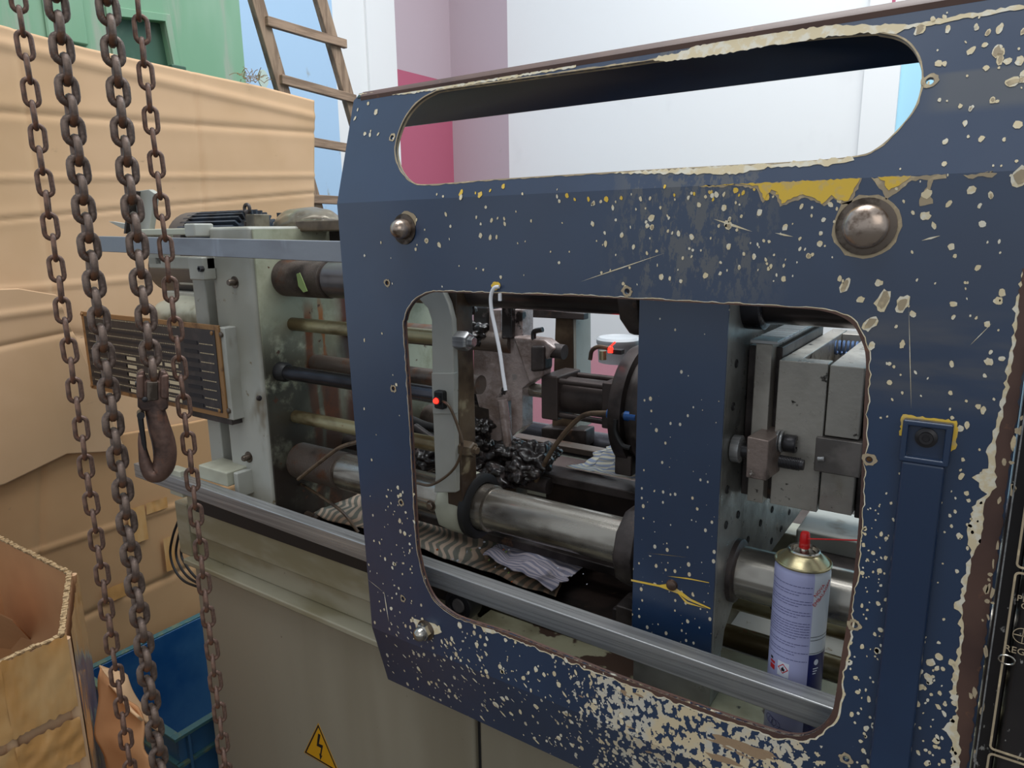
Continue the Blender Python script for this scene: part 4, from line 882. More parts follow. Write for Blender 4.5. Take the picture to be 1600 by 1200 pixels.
# clamp with bolts
cl = thing('mold_clamp', (-.2,.82,1.26), 'rectangular steel mold clamp with socket bolt in front of the mold', 'clamp')
Yc = .80
a = P(1167,682,Y=Yc); b2 = P(1201,689,Y=Yc); c2 = P(1197,752,Y=Yc); d2 = P(1165,746,Y=Yc)
b = NEW(); loft(b, [a, b2, c2, d2], (.006,.062,.0)); part('clamp_bar', b, M_clamp, .0015, cl)
b = NEW(); c = P(1147,703,Y=.815); lathe(b, Vector((XP1+.001, .822, c.z)), X_, [(.016,0),(.0165,.001),(.0165,.010),(.014,.011)], 32); part('foot_washer', b, M_steel, 0, cl)
b = NEW(); z_ = c.z-.001; lathe(b, (XP1+.012,.822,z_), X_, [(.008,0),(.008,.030)], 20); part('stud', b, M_bolt, 0, cl)
b = NEW(); pr = []
for i in range(13): h = .055+i*.0018; pr += [(.0066,h),(.0076,h+.0005),(.0076,h+.0010),(.0066,h+.0014)]
lathe(b, (XP1,.822,z_-.006), X_, pr+[(.006,.082)], 20); part('threaded_stud', b, M_bolt, 0, cl)
c = P(1222,690,Y=.838)
for k in range(2):
    b = NEW(); lathe(b, Vector((c.x-.006+k*.0042,.838,c.z)), X_, [(.0125,0),(.0130,.0006),(.0130,.0026),(.0125,.0032)], 28); part('washer', b, M_steel, 0, cl)
b = NEW(); lathe(b, Vector((c.x+.003,.838,c.z-.001)), X_, [(.0100,0),(.0105,.001),(.0105,.012),(.0095,.0135),(.0058,.0135),(.0058,.006),(0,.006)], 24); part('socket_bolt', b, M_bolt, 0, cl)

# ------------------------------------------------------------ aerosol can
cx_, cy_, zb_ = -.150, .787, .9592
can = thing('aerosol_can', (cx_, cy_, zb_), 'lilac and white aerosol spray can with red nozzle standing behind the lower rail', 'can')
hc_, rc = .2275, .0295
Ncan = 96
def canpt(a, z, r=rc): return Vector((cx_+sin(a)*r, cy_-cos(a)*r, zb_+z))     # a=0 faces the guard door side
b = NEW(); zs = [0,.0015,.004,.06,.128,.140,.1405,.145,.1455,.21,.219,.2225,hc_-.002]; rs = [.0255,.0275,rc,rc,rc,rc,rc,rc,rc,rc,rc,.0285,.0272]
G = [[b.verts.new(canpt(2*pi*i/Ncan, z, r)) for i in range(Ncan)] for z, r in zip(zs, rs)]
for j in range(len(zs)-1):
    for i in range(Ncan):
        f = b.faces.new((G[j][i], G[j][(i+1)%Ncan], G[j+1][(i+1)%Ncan], G[j+1][i])); a = (i+.5)/Ncan*360
        a = a-360 if a > 180 else a
        white = 37 < a < 150
        f.material_index = 0 if not white else (2 if zs[j] < .128 and zs[j] >= .0 else 1)
        if j in (6-1+0,) and white: f.material_index = 1
b.faces.new(G[0])
fin(b, 'can_body', [M_lilac, M_canW, M_canN], can)
b = NEW(); lathe(b, (cx_,cy_,zb_+hc_-.002), Z_, [(.0272,0),(.0298,.0005),(.0302,.0022),(.0292,.0035),(.0275,.0028),(.024,.0065),(.018,.0118),(.0155,.013)], 64, close=False); fin(b, 'gold_shoulder', M_gold, can)
b = NEW(); lathe(b, (cx_,cy_,zb_+hc_+.0095), Z_, [(.0150,0),(.0168,.001),(.0172,.003),(.0160,.0045),(.0142,.0035),(.0135,.0),(.0060,-.001),(.0045,.004),(.004,.007),(0,.007)], 48, close=False); fin(b, 'valve_cup', M_tin, can)
b = NEW(); lathe(b, (cx_,cy_,zb_+hc_+.0150), Z_, [(.0052,0),(.0058,.001),(.0055,.010),(.0050,.017),(.0040,.0185),(0,.019)], 24); nz_ = fin(b, 'nozzle', M_red, can)
b = NEW(); p = Vector((cx_+.003,cy_-.003,zb_+hc_+.0275)); tube(b, [p, p+Vector((.05,0,.0105)), p+Vector((.11,0,.023))], .0009, 8); fin(b, 'straw', M_red, can)
# print on the can (grey text lines too small to read, logo rows)
b = NEW()
def strip(b, a0, a1, z0, h, r=rc+.0002):
    n_ = max(2, int(abs(a1-a0)/3)); pv = None
    for i in range(n_+1):
        a = R(a0+(a1-a0)*i/n_); q = (b.verts.new(canpt(a, z0, r)), b.verts.new(canpt(a, z0+h, r)))
        if pv: b.faces.new((pv[0], q[0], q[1], pv[1]))
        pv = q
z = .2085
for blk, n_ in enumerate((1,2,3,3,7,2,2,1)):
    for k in range(n_):
        a = -66 + random.uniform(0,2); end = 34 if k < n_-1 or n_ == 1 else 8
        while a < end:
            w_ = random.uniform(4,13); strip(b, a, min(a+w_, end), z, .0007); a += w_+1.3
        z -= .0032
    z -= .0036
fin(b, 'fine_print', M_ink, can, kind='stuff', smooth=0)
b = NEW(); strip(b, 37.5, 148, .1495, .0006); strip(b, 37.5, 148, .1455, .0006); strip(b,37.5,148,.1295,.0006); fin(b, 'stripe', M_inkB, can, smooth=0)
def wrap(a0, z0, rot=0, r=rc+.0003):
    def f(v):
        x = v.x*cos(rot)-v.y*sin(rot); y = v.x*sin(rot)+v.y*cos(rot)
        return canpt(R(a0)+x/rc, z0+y, r+v.z*.2)
    return f
text('NOVA', .0060, None, M_inkR, can, bend=wrap(42, .1975, R(50)), align='LEFT')
text('EMBALAGEM', .0060, None, M_inkR, can, bend=wrap(41, .1865, R(50)), align='LEFT')
# pictogram labels
def quad(b, a0, a1, z0, z1, r): strip(b, a0, a1, z0, z1-z0, r)
b = NEW(); quad(b, -27, -1, .0955, .1135, rc+.0002); fin(b, 'hazard_label', M_inkW, can, smooth=0)
b = NEW()
for s_, e in ((.0062,.0048),):
    for k in range(4):
        a0, a1 = k*pi/2, (k+1)*pi/2
        v = [canpt(R(-14)+cos(t_)*q/rc, .1055+sin(t_)*q, rc+.0004) for (t_, q) in ((a0,s_),(a1,s_),(a1,e),(a0,e))]
        b.faces.new([b.verts.new(x) for x in v])
fin(b, 'hazard_diamond', M_inkR, can, smooth=0)
b = NEW(); b.faces.new([b.verts.new(canpt(R(-14)+x/rc, .1055+y, rc+.0004)) for x, y in ((-.0016,-.003),(.0016,-.003),(.0022,-.0005),(.0008,.0008),(.0003,.003),(-.0008,.0012),(-.002,-.0003))]); fin(b, 'flame_mark', M_inkB, can, smooth=0)
b = NEW(); quad(b, -50, -35, .098, .104, rc+.0003); quad(b, -50, -35, .1055, .1085, rc+.0003); fin(b, 'red_flag_mark', M_inkR, can, smooth=0)
b = NEW(); quad(b, -50, -42, .110, .113, rc+.0003); fin(b, 'black_mark', M_inkB, can, smooth=0)
b = NEW(); lathe(b, (0,0,0), Z_, [(.0030,0),(.0030,.0001),(0,.0001)], 16)
for v in b.verts: v.co = canpt(R(56)+v.co.x/rc, .1185+v.co.y*1.2, rc+.0004)
fin(b, 'round_mark', M_inkW, can, smooth=0)
b = NEW(); 
for k in range(3): quad(b, 49, 63-k*3, .110-k*.003, .1113-k*.003, rc+.0003)
fin(b, 'white_print', M_inkW, can, smooth=0, kind='stuff')
b = NEW()
for k in range(3):
    tube(b, [canpt(R(-40+k*9+cos(t_)*11), .034+sin(t_)*.005-.001*k, rc+.0003) for t_ in [i*pi/8 for i in range(16)]], .0003, 4, closed=True)
for k in range(2): quad(b, -18+k*5, 14, .030-k*.003, .0308-k*.003, rc+.0003)
fin(b, 'line_drawing', M_ink, can, smooth=0, kind='stuff')

# ------------------------------------------------------------ rags
def ragmat(name, c1, c2, c3, sc, axis, rotz, dirt=rgb(60,52,46), dk=.58):
    m = bpy.data.materials.new(name); m.use_nodes = True; nt = m.node_tree; N = nt.nodes; L = nt.links; b_ = N['Principled BSDF']; b_.inputs['Roughness'].default_value = .85
    at = N.new('ShaderNodeAttribute'); at.attribute_name = 'UVMap'; at = N.new('ShaderNodeUVMap')
    w = N.new('ShaderNodeTexWave'); w.wave_type = 'BANDS'; w.bands_direction = axis; w.inputs['Scale'].default_value = sc; w.inputs['Distortion'].default_value = .5; w.inputs['Detail'].default_value = 1
    L.new(at.outputs[0], w.inputs[0])
    r = N.new('ShaderNodeValToRGB'); r.color_ramp.elements[0].position = .3; r.color_ramp.elements[0].color = c1; r.color_ramp.elements[1].position = .6; r.color_ramp.elements[1].color = c2
    L.new(w.outputs[1], r.inputs[0])
    tc = N.new('ShaderNodeTexCoord'); n = N.new('ShaderNodeTexNoise'); n.inputs['Scale'].default_value = 14; n.inputs['Detail'].default_value = 6; L.new(tc.outputs['Object'], n.inputs[0])
    mr = N.new('ShaderNodeMapRange'); mr.inputs[1].default_value = dk; mr.inputs[2].default_value = dk+.14; L.new(n.outputs[0], mr.inputs[0])
    x = N.new('ShaderNodeMix'); x.data_type = 'RGBA'; L.new(mr.outputs[0], x.inputs[0]); L.new(r.outputs[0], x.inputs[6]); x.inputs[7].default_value = dirt
    n2 = N.new('ShaderNodeTexNoise'); n2.inputs['Scale'].default_value = 5; L.new(tc.outputs['Object'], n2.inputs[0])
    m2 = N.new('ShaderNodeMapRange'); m2.inputs[1].default_value = .45; m2.inputs[2].default_value = .6; L.new(n2.outputs[0], m2.inputs[0])
    x2 = N.new('ShaderNodeMix'); x2.data_type = 'RGBA'; x2.blend_type = 'MULTIPLY'; L.new(m2.outputs[0], x2.inputs[0]); L.new(x.outputs[2], x2.inputs[6]); x2.inputs[7].default_value = c3
    L.new(x2.outputs[2], b_.inputs['Base Color']); return m
def rag(name, quad_, m, seed, amp, zmin, label, nu=60, nv=40, freq=14, fold=None):
    a, b1, c, d = [Vector(q) for q in quad_]; bm = NEW(); G = []; uv = bm.loops.layers.uv.new('UVMap'); UV = {}
    for i in range(nu+1):
        G.append([])
        for j in range(nv+1):
            u, v = i/nu, j/nv; p = (a*(1-u)+b1*u)*(1-v) + (d*(1-u)+c*u)*v
            edge = Vector((noise.noise(Vector((u*6,v*6,seed))), noise.noise(Vector((u*6,v*6,seed+9))), 0))*.012
            hgt = abs(noise.noise(p*freq+Vector((seed,0,0))))*amp*1.6 + noise.noise(p*freq*2.3+Vector((seed,3,0)))*amp*.4
            p = p+edge; p.z = max(zmin, p.z + hgt); q = bm.verts.new(p); G[-1].append(q); UV[q] = (u + .05*noise.noise(Vector((u*4,v*4,seed))), v + .05*noise.noise(Vector((u*4,v*4,seed+5))))
    for i in range(nu):
        for j in range(nv):
            f = bm.faces.new((G[i][j], G[i+1][j], G[i+1][j+1], G[i][j+1]))
            for l in f.loops: l[uv].uv = UV[l.vert]
    o = fin(bm, name, m, smooth=70); s = o.modifiers.new('s', 'SOLIDIFY'); s.thickness = .0015; s.offset = 1
    return tag(o, label, 'rag', 'striped rags')
zt = .988
R1 = ragmat('brown_green_striped_cloth', rgb(206,184,164), rgb(124,124,114), rgb(160,144,130), 10.0, 'X', 0, dk=.60)
rag('striped_rag', [P(490,803,Z=1.0), P(868,934,Z=1.0), P(905,850,Z=1.0), P(550,745,Z=1.0)], R1, 3, .007, zt, 'long striped brown and green rag lying on the tray below the polished bar', 90, 40, 12)
R2 = ragmat('blue_white_cloth', rgb(216,218,232), rgb(156,164,190), rgb(214,202,198), 5.0, 'Y', 0, dk=.66)
rag('striped_rag', [P(755,872,Z=1.008), P(862,928,Z=1.008), P(932,872,Z=1.008), P(800,836,Z=1.008)], R2, 8, .012, 1.001, 'crumpled pale blue striped rag at the right end of the tray', 60, 40, 11)
R3 = ragmat('yellow_blue_striped_cloth', rgb(236,230,208), rgb(168,178,202), rgb(236,222,214), 3.2, 'Y', 0, dk=.72)
c = [P(885,744,Y=1.03), P(1010,752,Y=1.03), P(1010,690,Y=1.10), P(948,697,Y=1.10)]
b = rag('striped_rag', c, R3, 5, .006, 1.146, 'clean striped rag folded over the bars left of the navy platen', 40, 30, 16)
for k in range(3): pass
# debris crumbs on the tray
for (m_, nm, lb, n_) in ((mat('orange_crumb', rgb(206,104,50), .6), 'orange_crumbs', 'orange plastic crumbs scattered on the striped rag', 5), (M_leaf, 'green_crumbs', 'bright green plastic scraps on the rags', 10), (M_inkW, 'white_crumbs', 'white plastic crumbs along the tray by the rail', 14)):
    b = NEW()
    for i in range(n_):
        c = P(random.uniform(660, 930), 0, Z=1.015) if False else None
        px = random.uniform(650, 860) if nm != 'white_crumbs' else random.uniform(700, 940); py = 800 + (px-650)*.33 + random.uniform(8, 60)
        c = P(px, py, Z=1.012); s = random.uniform(.0008,.0018)
        obox(b, c, Vector((random.random(),random.random(),.3)), Vector((-random.random(),random.random(),.1)), Z_, s, s*.7, s*.5)
    tag(fin(b, nm, m_, smooth=0), lb, 'crumbs', kind='stuff')

# ------------------------------------------------------------ sliding guard door
YD, ZF, ZG = .68, 1.590, .967                      # front plane, upper and lower fold heights
dr = thing('guard_door', (-.35, YD, ZG), 'large navy blue chipped steel guard door with a wide window and long handle slot', 'door')
nU = X_.cross(Vector((0,.043,.142))).normalized(); nU = -nU if nU.y > 0 else nU        # outward normal of tilted head
nL = X_.cross(Vector((0,.023,-.1))).normalized(); nL = -nL if nL.y > 0 else nL
OU, OL = (0,YD,ZF), (0,YD,ZG)
tU, tL = nU*-.003, nL*-.003
XR = .0225
win_px = [(632,520),(633,500),(638,484),(648,470),(660,462),(675,457),(700,457),(900,463),(1100,474),(1250,482),(1290,487),(1315,495),(1333,508),(1345,530),(1353,562),(1350,640),(1343,800),(1330,930),(1314,1030),(1306,1085),(1299,1115),(1284,1136),(1262,1148),(1240,1150),(1215,1145),(1180,1134),(1100,1107),(950,1052),(800,992),(725,968),(700,955),(680,938),(667,915),(657,880),(650,830),(641,660)]
slot_px = [(618,230),(621,252),(630,271),(645,284),(668,288),(760,281),(850,275),(1050,263),(1250,252),(1340,243),(1372,230),(1400,205),(1425,175),(1437,145),(1440,112),(1432,85),(1418,67),(1400,57),(1375,52),(1350,51),(1200,66),(1000,97),(850,118),(700,139),(675,146),(655,158),(637,178),(625,202)]
win = smoothloop([P(x,y,Y=YD) for x, y in win_px], 4)
slot = [PP(x,y,OU,nU) for x, y in slot_px]
slot = smoothloop(slot, 4)
holes_px = [(605,442),(615,607),(627,785),(630,935),(1358,718),(1335,976),(1322,1185),(980,455)]
def circ(c, r, n=14, u=X_, v=Z_): return [c + u*cos(2*pi*i/n)*r + v*sin(2*pi*i/n)*r for i in range(n)]
hol = [circ(P(x,y,Y=YD), .0026) for x, y in holes_px]
XL0, XL1 = -.749, -.731
main = [Vector((XL0,YD,ZF)), Vector((-.742,YD,1.3)), Vector((XL1,YD,ZG)), Vector((XR,YD,ZG)), Vector((XR,YD,ZF))]
b = NEW(); plate(b, main, [win]+hol, (0,.003,0)); dmain = fin(b, 'front_sheet', M_door, dr, smooth=30)
upl = [Vector((XL0,YD,ZF)), Vector((XR+.10,YD,ZF)), Vector((XR+.10,YD+.0415,1.727)), Vector((-.10,YD+.0415,1.727)), Vector((-.70,YD+.0430,1.732)), Vector((-.742,YD+.0425,1.731)), Vector((-.7492,YD+.041,1.725))]
vU = Vector((0,.043,.142)).normalized()
hU = [circ(PP(613,215,OU,nU), .0024, 14, X_, vU), circ(PP(1453,127,OU,nU), .0028, 14, X_, vU)]
b = NEW(); plate(b, upl, [slot]+hU, tU); fin(b, 'head_sheet', M_door, dr, smooth=30)
b = NEW(); box(b, XR, XR+.10, YD, YD+.003, 1.47, ZF); fin(b, 'head_extension', M_door, dr)
b = NEW(); plate(b, [Vector((XL1,YD,ZG)), Vector((XR,YD,ZG)), Vector((XR,YD+.023,ZG-.1)), Vector((XL1+.004,YD+.023,ZG-.1))], [], tL); fin(b, 'lower_flange', M_doorL, dr, smooth=30)
b = NEW(); box(b, -.37, XR, YD+.021, YD+.0235, ZG-.112, ZG-.098); fin(b, 'bottom_hem', M_brown, dr)
# back box of the head: top flange and inner lip
b = NEW()
zt_ = 1.7275
prof = [(YD+.0415, zt_), (YD+.046, zt_+.006), (YD+.055, zt_+.008), (YD+.112, zt_+.008), (YD+.112, 1.697)]
pr2 = [(y, z) for y, z in prof]; t_ = .003
def ribbon(b, x0, x1, pf, nrm_off):
    r0 = [b.verts.new((x0,y,z)) for y, z in pf]; r1 = [b.verts.new((x1,y,z)) for y, z in pf]
    for i in range(len(pf)-1): b.faces.new((r0[i], r0[i+1], r1[i+1], r1[i]))
ribbon(b, -.742, XR+.10, prof, 0); o = fin(b, 'top_channel', M_navyP, dr, smooth=60); s = o.modifiers.new('s','SOLIDIFY'); s.thickness = .0025; s.offset = 0
b = NEW(); ribbon(b, -.735, XR+.1, [(YD+.0405, zt_-.0035), (YD+.0400, zt_+.0015), (YD+.0450, zt_+.0078), (YD+.055, zt_+.0102), (YD+.085, zt_+.0102)], 0)
fin(b, 'bare_top_edge', M_brown, dr)
# bare metal rims of the openings
def rim(loop, nrm, depth, w, name, m, shift=.0003, side=-1):
    b = NEW(); n_ = len(loop); c = sum(loop, Vector())/n_
    a = [b.verts.new(p + nrm*shift) for p in loop]; 
    out = []
    for i in range(n_):
        t = (loop[(i+1)%n_]-loop[i-1]).normalized(); o_ = t.cross(nrm); o_ = o_ if o_.dot(loop[i]-c) > 0 else -o_
        # outward normal of a convex-ish loop
        ww = w(loop[i]) if callable(w) else w
        out.append(b.verts.new(loop[i] + nrm*shift + o_*ww*(1+.6*noise.noise(loop[i]*90+Vector((.3,.1,.7)))+.5*noise.noise(loop[i]*170+Vector((.3,.1,.7))))))
    bk = [b.verts.new(p - nrm*depth) for p in loop]
    for i in range(n_):
        j = (i+1)%n_; b.faces.new((a[i], a[j], out[j], out[i])); b.faces.new((a[i], a[j], bk[j], bk[i]))
    return fin(b, name, m, dr, smooth=50)
def resample(loop, step):
    o_ = []
    for i in range(len(loop)):
        a, c = loop[i], loop[(i+1)%len(loop)]; m_ = max(1, int((c-a).length/step))
        for j in range(m_): o_.append(a.lerp(c, j/m_))
    return o_
winr = resample(win, .0035); slotr = resample(slot, .0035)
rim(winr, -Y_, .006, lambda p: .0045 if p.z < 1.2 and p.x > -.5 else (.0028 if p.x > -.12 else .0015), 'window_edge', M_brown, .0003)
def wchip(p):
    if p.z < 1.2 and p.x > -.52: return .0062
    if p.x > -.12: return .0036
    return .0022
b = NEW(); 
o = rim(winr, -Y_, .0001, wchip, 'window_chip_line', M_creamChip, .00018)
rim(slotr, nU, .006, .0016, 'slot_edge', M_tan, .0003)
# right hand bare strip
def pd(x, y): return P(x, y, Y=YD)
b = NEW(); ragged(b, [pd(1598,420),pd(1592,470),pd(1585,540),pd(1573,620),pd(1557,690),pd(1556,760),pd(1540,780),pd(1533,840),pd(1516,880),pd(1505,945),pd(1504,1000),pd(1496,1060),pd(1496,1120),pd(1500,1170),pd(1494,1280),pd(1498,1300)] + [Vector((XR-.002,YD,ZG+.001)), Vector((XR-.001,YD,1.52))], -Y_, .0007, .0012, .004)
fin(b, 'bare_edge', M_brown, dr, smooth=0)
b = NEW(); ragged(b, [pd(1602,418),pd(1586,470),pd(1579,545),pd(1567,622),pd(1548,690),pd(1540,700),pd(1542,730),pd(1520,745),pd(1540,770),pd(1520,792),pd(1512,835),pd(1513,850),pd(1520,860),pd(1508,885),pd(1500,940),pd(1488,945),pd(1500,960),pd(1499,1005),pd(1488,1062),pd(1484,1090),pd(1492,1100),pd(1493,1115),pd(1470,1140),pd(1485,1150),pd(1488,1190),pd(1482,1280),pd(1510,1300)] + [Vector((XR-.006,YD,ZG+.002)), Vector((XR-.006,YD,1.52))], -Y_, .0005, .0016, .003)
fin(b, 'edge_chips', M_creamChip, dr, smooth=0)
# yellow patch under the slot
def pu(x, y):
    q = P(x, y, Y=YD)
    return q if q.z < ZF else PP(x, y, OU, nU)
b = NEW()
yl = [(1095,275),(1130,272),(1200,268),(1260,265),(1330,262),(1345,272),(1338,290),(1325,315),(1310,312),(1300,305),(1285,318),(1270,308),(1255,305),(1240,308),(1222,318),(1215,300),(1205,296),(1195,312),(1185,290),(1150,285),(1120,288)]
def polyz(b, pts, mi=0, lift=.0006, amp=.0008):
    q = [P(x, y, Y=YD) for x, y in pts]; q = [Vector((v.x, YD, min(v.z, ZF-.0002))) for v in q]
    ragged(b, q, -Y_, lift, amp, .0025, mi)
grow = lambda pts, k: [(x + (k if x > 1230 else -k)*.5, y+k if y > 280 else y-k*.3) for x, y in pts]
ct = NEW(); polyz(ct, grow(yl, 5), 0, .0004); 
polyz(ct, [(1362,268),(1478,264),(1479,278),(1458,281),(1452,300),(1458,318),(1438,322),(1437,312),(1448,292),(1450,280),(1425,282),(1405,298),(1385,312),(1378,298),(1368,284)], 0, .0004)
polyz(ct, [(1505,274),(1552,268),(1555,255),(1528,248),(1552,250),(1557,270),(1550,278),(1528,276),(1512,280)], 0)
fin(ct, 'patch_border', M_tan, dr, smooth=0)
b = NEW(); polyz(b, yl, 0, .0008); polyz(b, [(1372,271),(1425,268),(1422,278),(1405,290),(1388,298),(1382,284)], 0, .0008); fin(b, 'yellow_patch', M_yellow, dr, smooth=0)
# head: chipped line along the slot's lower edge and top edge
b = NEW()
q = [PP(x,y,OU,nU) for x,y in [(1090,271),(1200,262),(1340,252),(1400,238),(1340,247),(1250,256),(1050,267),(900,277),(880,279),(980,276)]]
ragged(b, [PP(x,y,OU,nU) for x,y in [(960,270),(1060,264),(1200,256),(1330,246),(1335,252),(1300,258),(1200,262),(1150,272),(1100,272),(1060,272),(1000,272)]], nU, .0005, .0012, .003)
top = [(1600,8),(1500,24),(1420,38),(1300,40),(1200,52),(1090,72),(1060,83),(1030,88),(1020,95),(1050,96),(1120,86),(1200,72),(1300,57),(1350,52),(1400,52),(1420,45),(1520,28),(1600,14)]
ragged(b, [PP(x,y,OU,nU) for x,y in top], nU, .0005, .0010, .003)
ragged(b, [PP(x,y,OU,nU) for x,y in [(560,146),(640,142),(740,128),(850,110),(900,102),(900,106),(800,122),(720,135),(640,147),(565,150)]], nU, .0005, .0010, .003)
fin(b, 'head_chips', M_creamChip, dr, smooth=0)
# scattered chips, denser where the photo shows them
cream = NEW(); tan = NEW(); yel = NEW()
def inwin(x, y): return 625 < x < 1362 and 448 < y < 1160 and not (x < 640 + (y-500)*.02)
def spot(x, y, s, rot=None, el=None, which=None, k=None):
    q = P(x, y, Y=YD)
    if q.z > ZF: q = PP(x, y, OU, nU); n_, v_ = nU, vU
    elif q.z < ZG: q = PP(x, y, OL, nL); n_, v_ = nL, Vector((0,-.023,.1)).normalized()
    else: n_, v_ = -Y_, Z_
    d = s*.00068*(q-Vector((0,0,H))).length/1.0
    el = random.uniform(.5, .95) if el is None else el
    rot = random.uniform(-.5, .5)+pi/2 if rot is None else rot
    kk = k or random.choice((7,8,9)); 
    blob(which or cream, q, X_, v_, n_, d, d*el, rot, kk, .22, .0005)
    return q, v_, n_, d, el, rot
def scat(n_, x0, x1, y0, y1, s0, s1, rot=None, el=None, ok=None, which=None, two=.0):
    for _ in range(n_):
        x, y = random.uniform(x0, x1), random.uniform(y0, y1)
        if ok and not ok(x, y): continue
        s = s0+(s1-s0)*random.random()**2
        st = random.getstate(); q = spot(x, y, s, rot, el, which)
        if s > 5 and random.random() < two: blob(tan, q[0], X_, q[1], q[2], q[3]*.6, q[3]*q[4]*.6, q[5], 8, .25, .0007)
scat(115, 640, 1320, 296, 448, 2, 6.5, two=.3)
scat(45, 1000, 1320, 300, 440, 3.5, 7.5, two=.4)
scat(9, 552, 592, 150, 212, 3, 6)
scat(22, 700, 1250, 290, 312, 3, 8, which=yel)
scat(26, 560, 640, 340, 900, 1.5, 4.5, ok=lambda x, y: x < 625)
scat(60, 592, 648, 760, 980, 1.5, 5, ok=lambda x, y: x > 585)
scat(70, 1400, 1600, 20, 330, 2, 7.5, two=.4, ok=lambda x, y: not (x < 1450 and y < 250))
scat(40, 1400, 1590, 330, 640, 2, 7)
scat(8, 1370, 1400, 500, 800, 2, 5)
scat(80, 1345, 1410, 780, 1000, 1.5, 5)
scat(130, 1325, 1500, 1000, 1200, 2, 8)
scat(30, 1480, 1545, 640, 900, 2, 8)
scat(20, 1400, 1520, 700, 1000, 1.5, 4)
scat(110, 600, 760, 975, 1110, 1.5, 6, el=.35, rot=-.7, ok=lambda x, y: y > 960+(x-600)*.35 and (y-1050) < (x-612)*.42)
scat(330, 640, 1000, 960, 1200, 1.5, 7, ok=lambda x, y: (y-950) > (x-690)*.37+8 and (y-1060) < (x-605)*.42)
scat(60, 700, 1000, 1040, 1200, 2, 8, el=.3, rot=-.75, ok=lambda x, y: (y-1060) < (x-605)*.42 and y > 960+(x-600)*.40)
# named larger chips read off the door
for (x, y, s, el, rot) in ((1320,447,15,.45,1.2),(1380,470,22,.55,1.3),(1410,475,16,.6,1.2),(1360,505,18,.5,1.0),(1345,468,7,.9,0),(1373,442,7,.9,0),(1362,540,8,.7,1.4),(1410,538,8,.5,1.5),(1490,475,6,.9,0),(1560,470,7,.9,0),(1437,47,10,.7,1.2),(1558,80,12,.5,1.4),(1563,93,11,.4,1.5),(1517,80,8,.6,.9),(1448,303,9,.8,1.5),(1446,337,8,.9,0),(1595,275,16,.8,1.2),(1583,128,12,.6,.2),(1562,45,8,.6,1.4),(1593,95,9,.6,1.4),(1545,565,7,.9,0),(1565,560,5,.8,0)):
    q = spot(x, y, s, rot, el, k=13)
    if s > 9: blob(tan, q[0], X_, q[1], q[2], q[3]*.72, q[3]*q[4]*.68, q[5], 11, .25, .0007)
fin(cream, 'paint_chips', M_creamChip, dr, smooth=0, kind='stuff'); fin(yel, 'yellow_chips', M_yellow, dr, smooth=0, kind='stuff')
for (x, y) in holes_px+[(613,215),(1453,127)]:
    q = P(x, y, Y=YD); n_, v_ = -Y_, Z_
    if q.z > ZF: q = PP(x, y, OU, nU); n_, v_ = nU, vU
    R0, R1_ = .0031, .0066 if x > 900 else .0056
    k = 20; a = [tan.verts.new(q + n_*.0006 + (X_*cos(2*pi*i/k)+v_*sin(2*pi*i/k))*R0) for i in range(k)]
    c = [tan.verts.new(q + n_*.0006 + (X_*cos(2*pi*i/k)+v_*sin(2*pi*i/k))*R1_*random.uniform(.75,1.1)) for i in range(k)]
    for i in range(k): tan.faces.new((a[i], a[(i+1)%k], c[(i+1)%k], c[i]))
fin(tan, 'bare_spots', M_tan, dr, smooth=0, kind='stuff')
for (x, y) in holes_px[:5]:
    q = P(x, y, Y=YD); b = NEW(); lathe(b, q+Vector((0,.004,0)), -Y_, [(.0035,0),(.0035,.0015),(.002,.0016),(.0015,.0005),(0,.0005)], 14); fin(b, 'rivet', M_brass, dr)
# scratches
b = NEW()
for (xa, ya, xb, yb, w_) in ((908,440,1040,395,.0006),(1115,342,1176,362,.0012),(1211,364,1240,370,.0008),(1440,376,1470,368,.0008),(600,922,608,972,.0010),(575,905,600,925,.0003),(1515,540,1550,505,.0003),(1420,480,1424,640,.0003)):
    a, c = pd(xa, ya), pd(xb, yb); d = (c-a).normalized(); n2 = d.cross(Y_)*w_
    b.faces.new([b.verts.new(p+Vector((0,-.0006,0))) for p in (a, a.lerp(c,.4)+n2, a.lerp(c,.6)+n2*.8, c, a.lerp(c,.5)-n2)])
fin(b, 'scratches', M_creamChip, dr, smooth=0, kind='stuff')
# fixings
def dome(px, py, r, label, wash, tall=1., tilt=(0,0,0), patch=0):
    c = P(px, py, Y=YD); n_ = (-Y_ + Vector(tilt)).normalized()
    b = NEW(); lathe(b, c, n_, [(wash,-.001),(wash,.0015),(r*1.02,.0022)], 32); w_ = fin(b, 'washer', M_wash, dr)
    b = NEW(); lathe(b, c, n_, [(r,.0005),(r,.005*tall),(r*.96,.0075*tall),(r*.8,.0105*tall),(r*.5,.0128*tall),(r*.2,.0138*tall),(0,.014*tall)], 32); fin(b, 'dome_bolt', M_dome, dr)
    if patch:
        b = NEW(); blob(b, c, X_, Z_, -Y_, patch, patch*.95, 0, 24, .07, .0004); fin(b, 'bare_ring', M_tan, dr, smooth=0)
dome(632, 358, .0125, '', .019, 1.5)
dome(1353, 354, .0185, '', .0240, .95, patch=.0275)
dome(666, 984, .0105, '', .0150, 1.0)
b = NEW(); c = P(666,984,Y=YD); lathe(b, c, -Y_, [(.0125,0.001),(.0125,.010),(.0100,.0115),(.0080,.0125)], 6); fin(b, 'acorn_nut', M_tin, dr)
b = NEW(); lathe(b, c-Vector((0,.010,0)), -Y_, [(.0102,0),(.0098,.006),(.0070,.0105),(.003,.0125),(0,.013)], 24); fin(b, 'acorn_cap', M_tin, dr)
b = NEW(); blob(b, c+Vector((0,0,.006)), X_, Z_, -Y_, .024, .010, 0, 14, .3, .0004); fin(b, 'bare_ring', M_creamChip, dr, smooth=0)
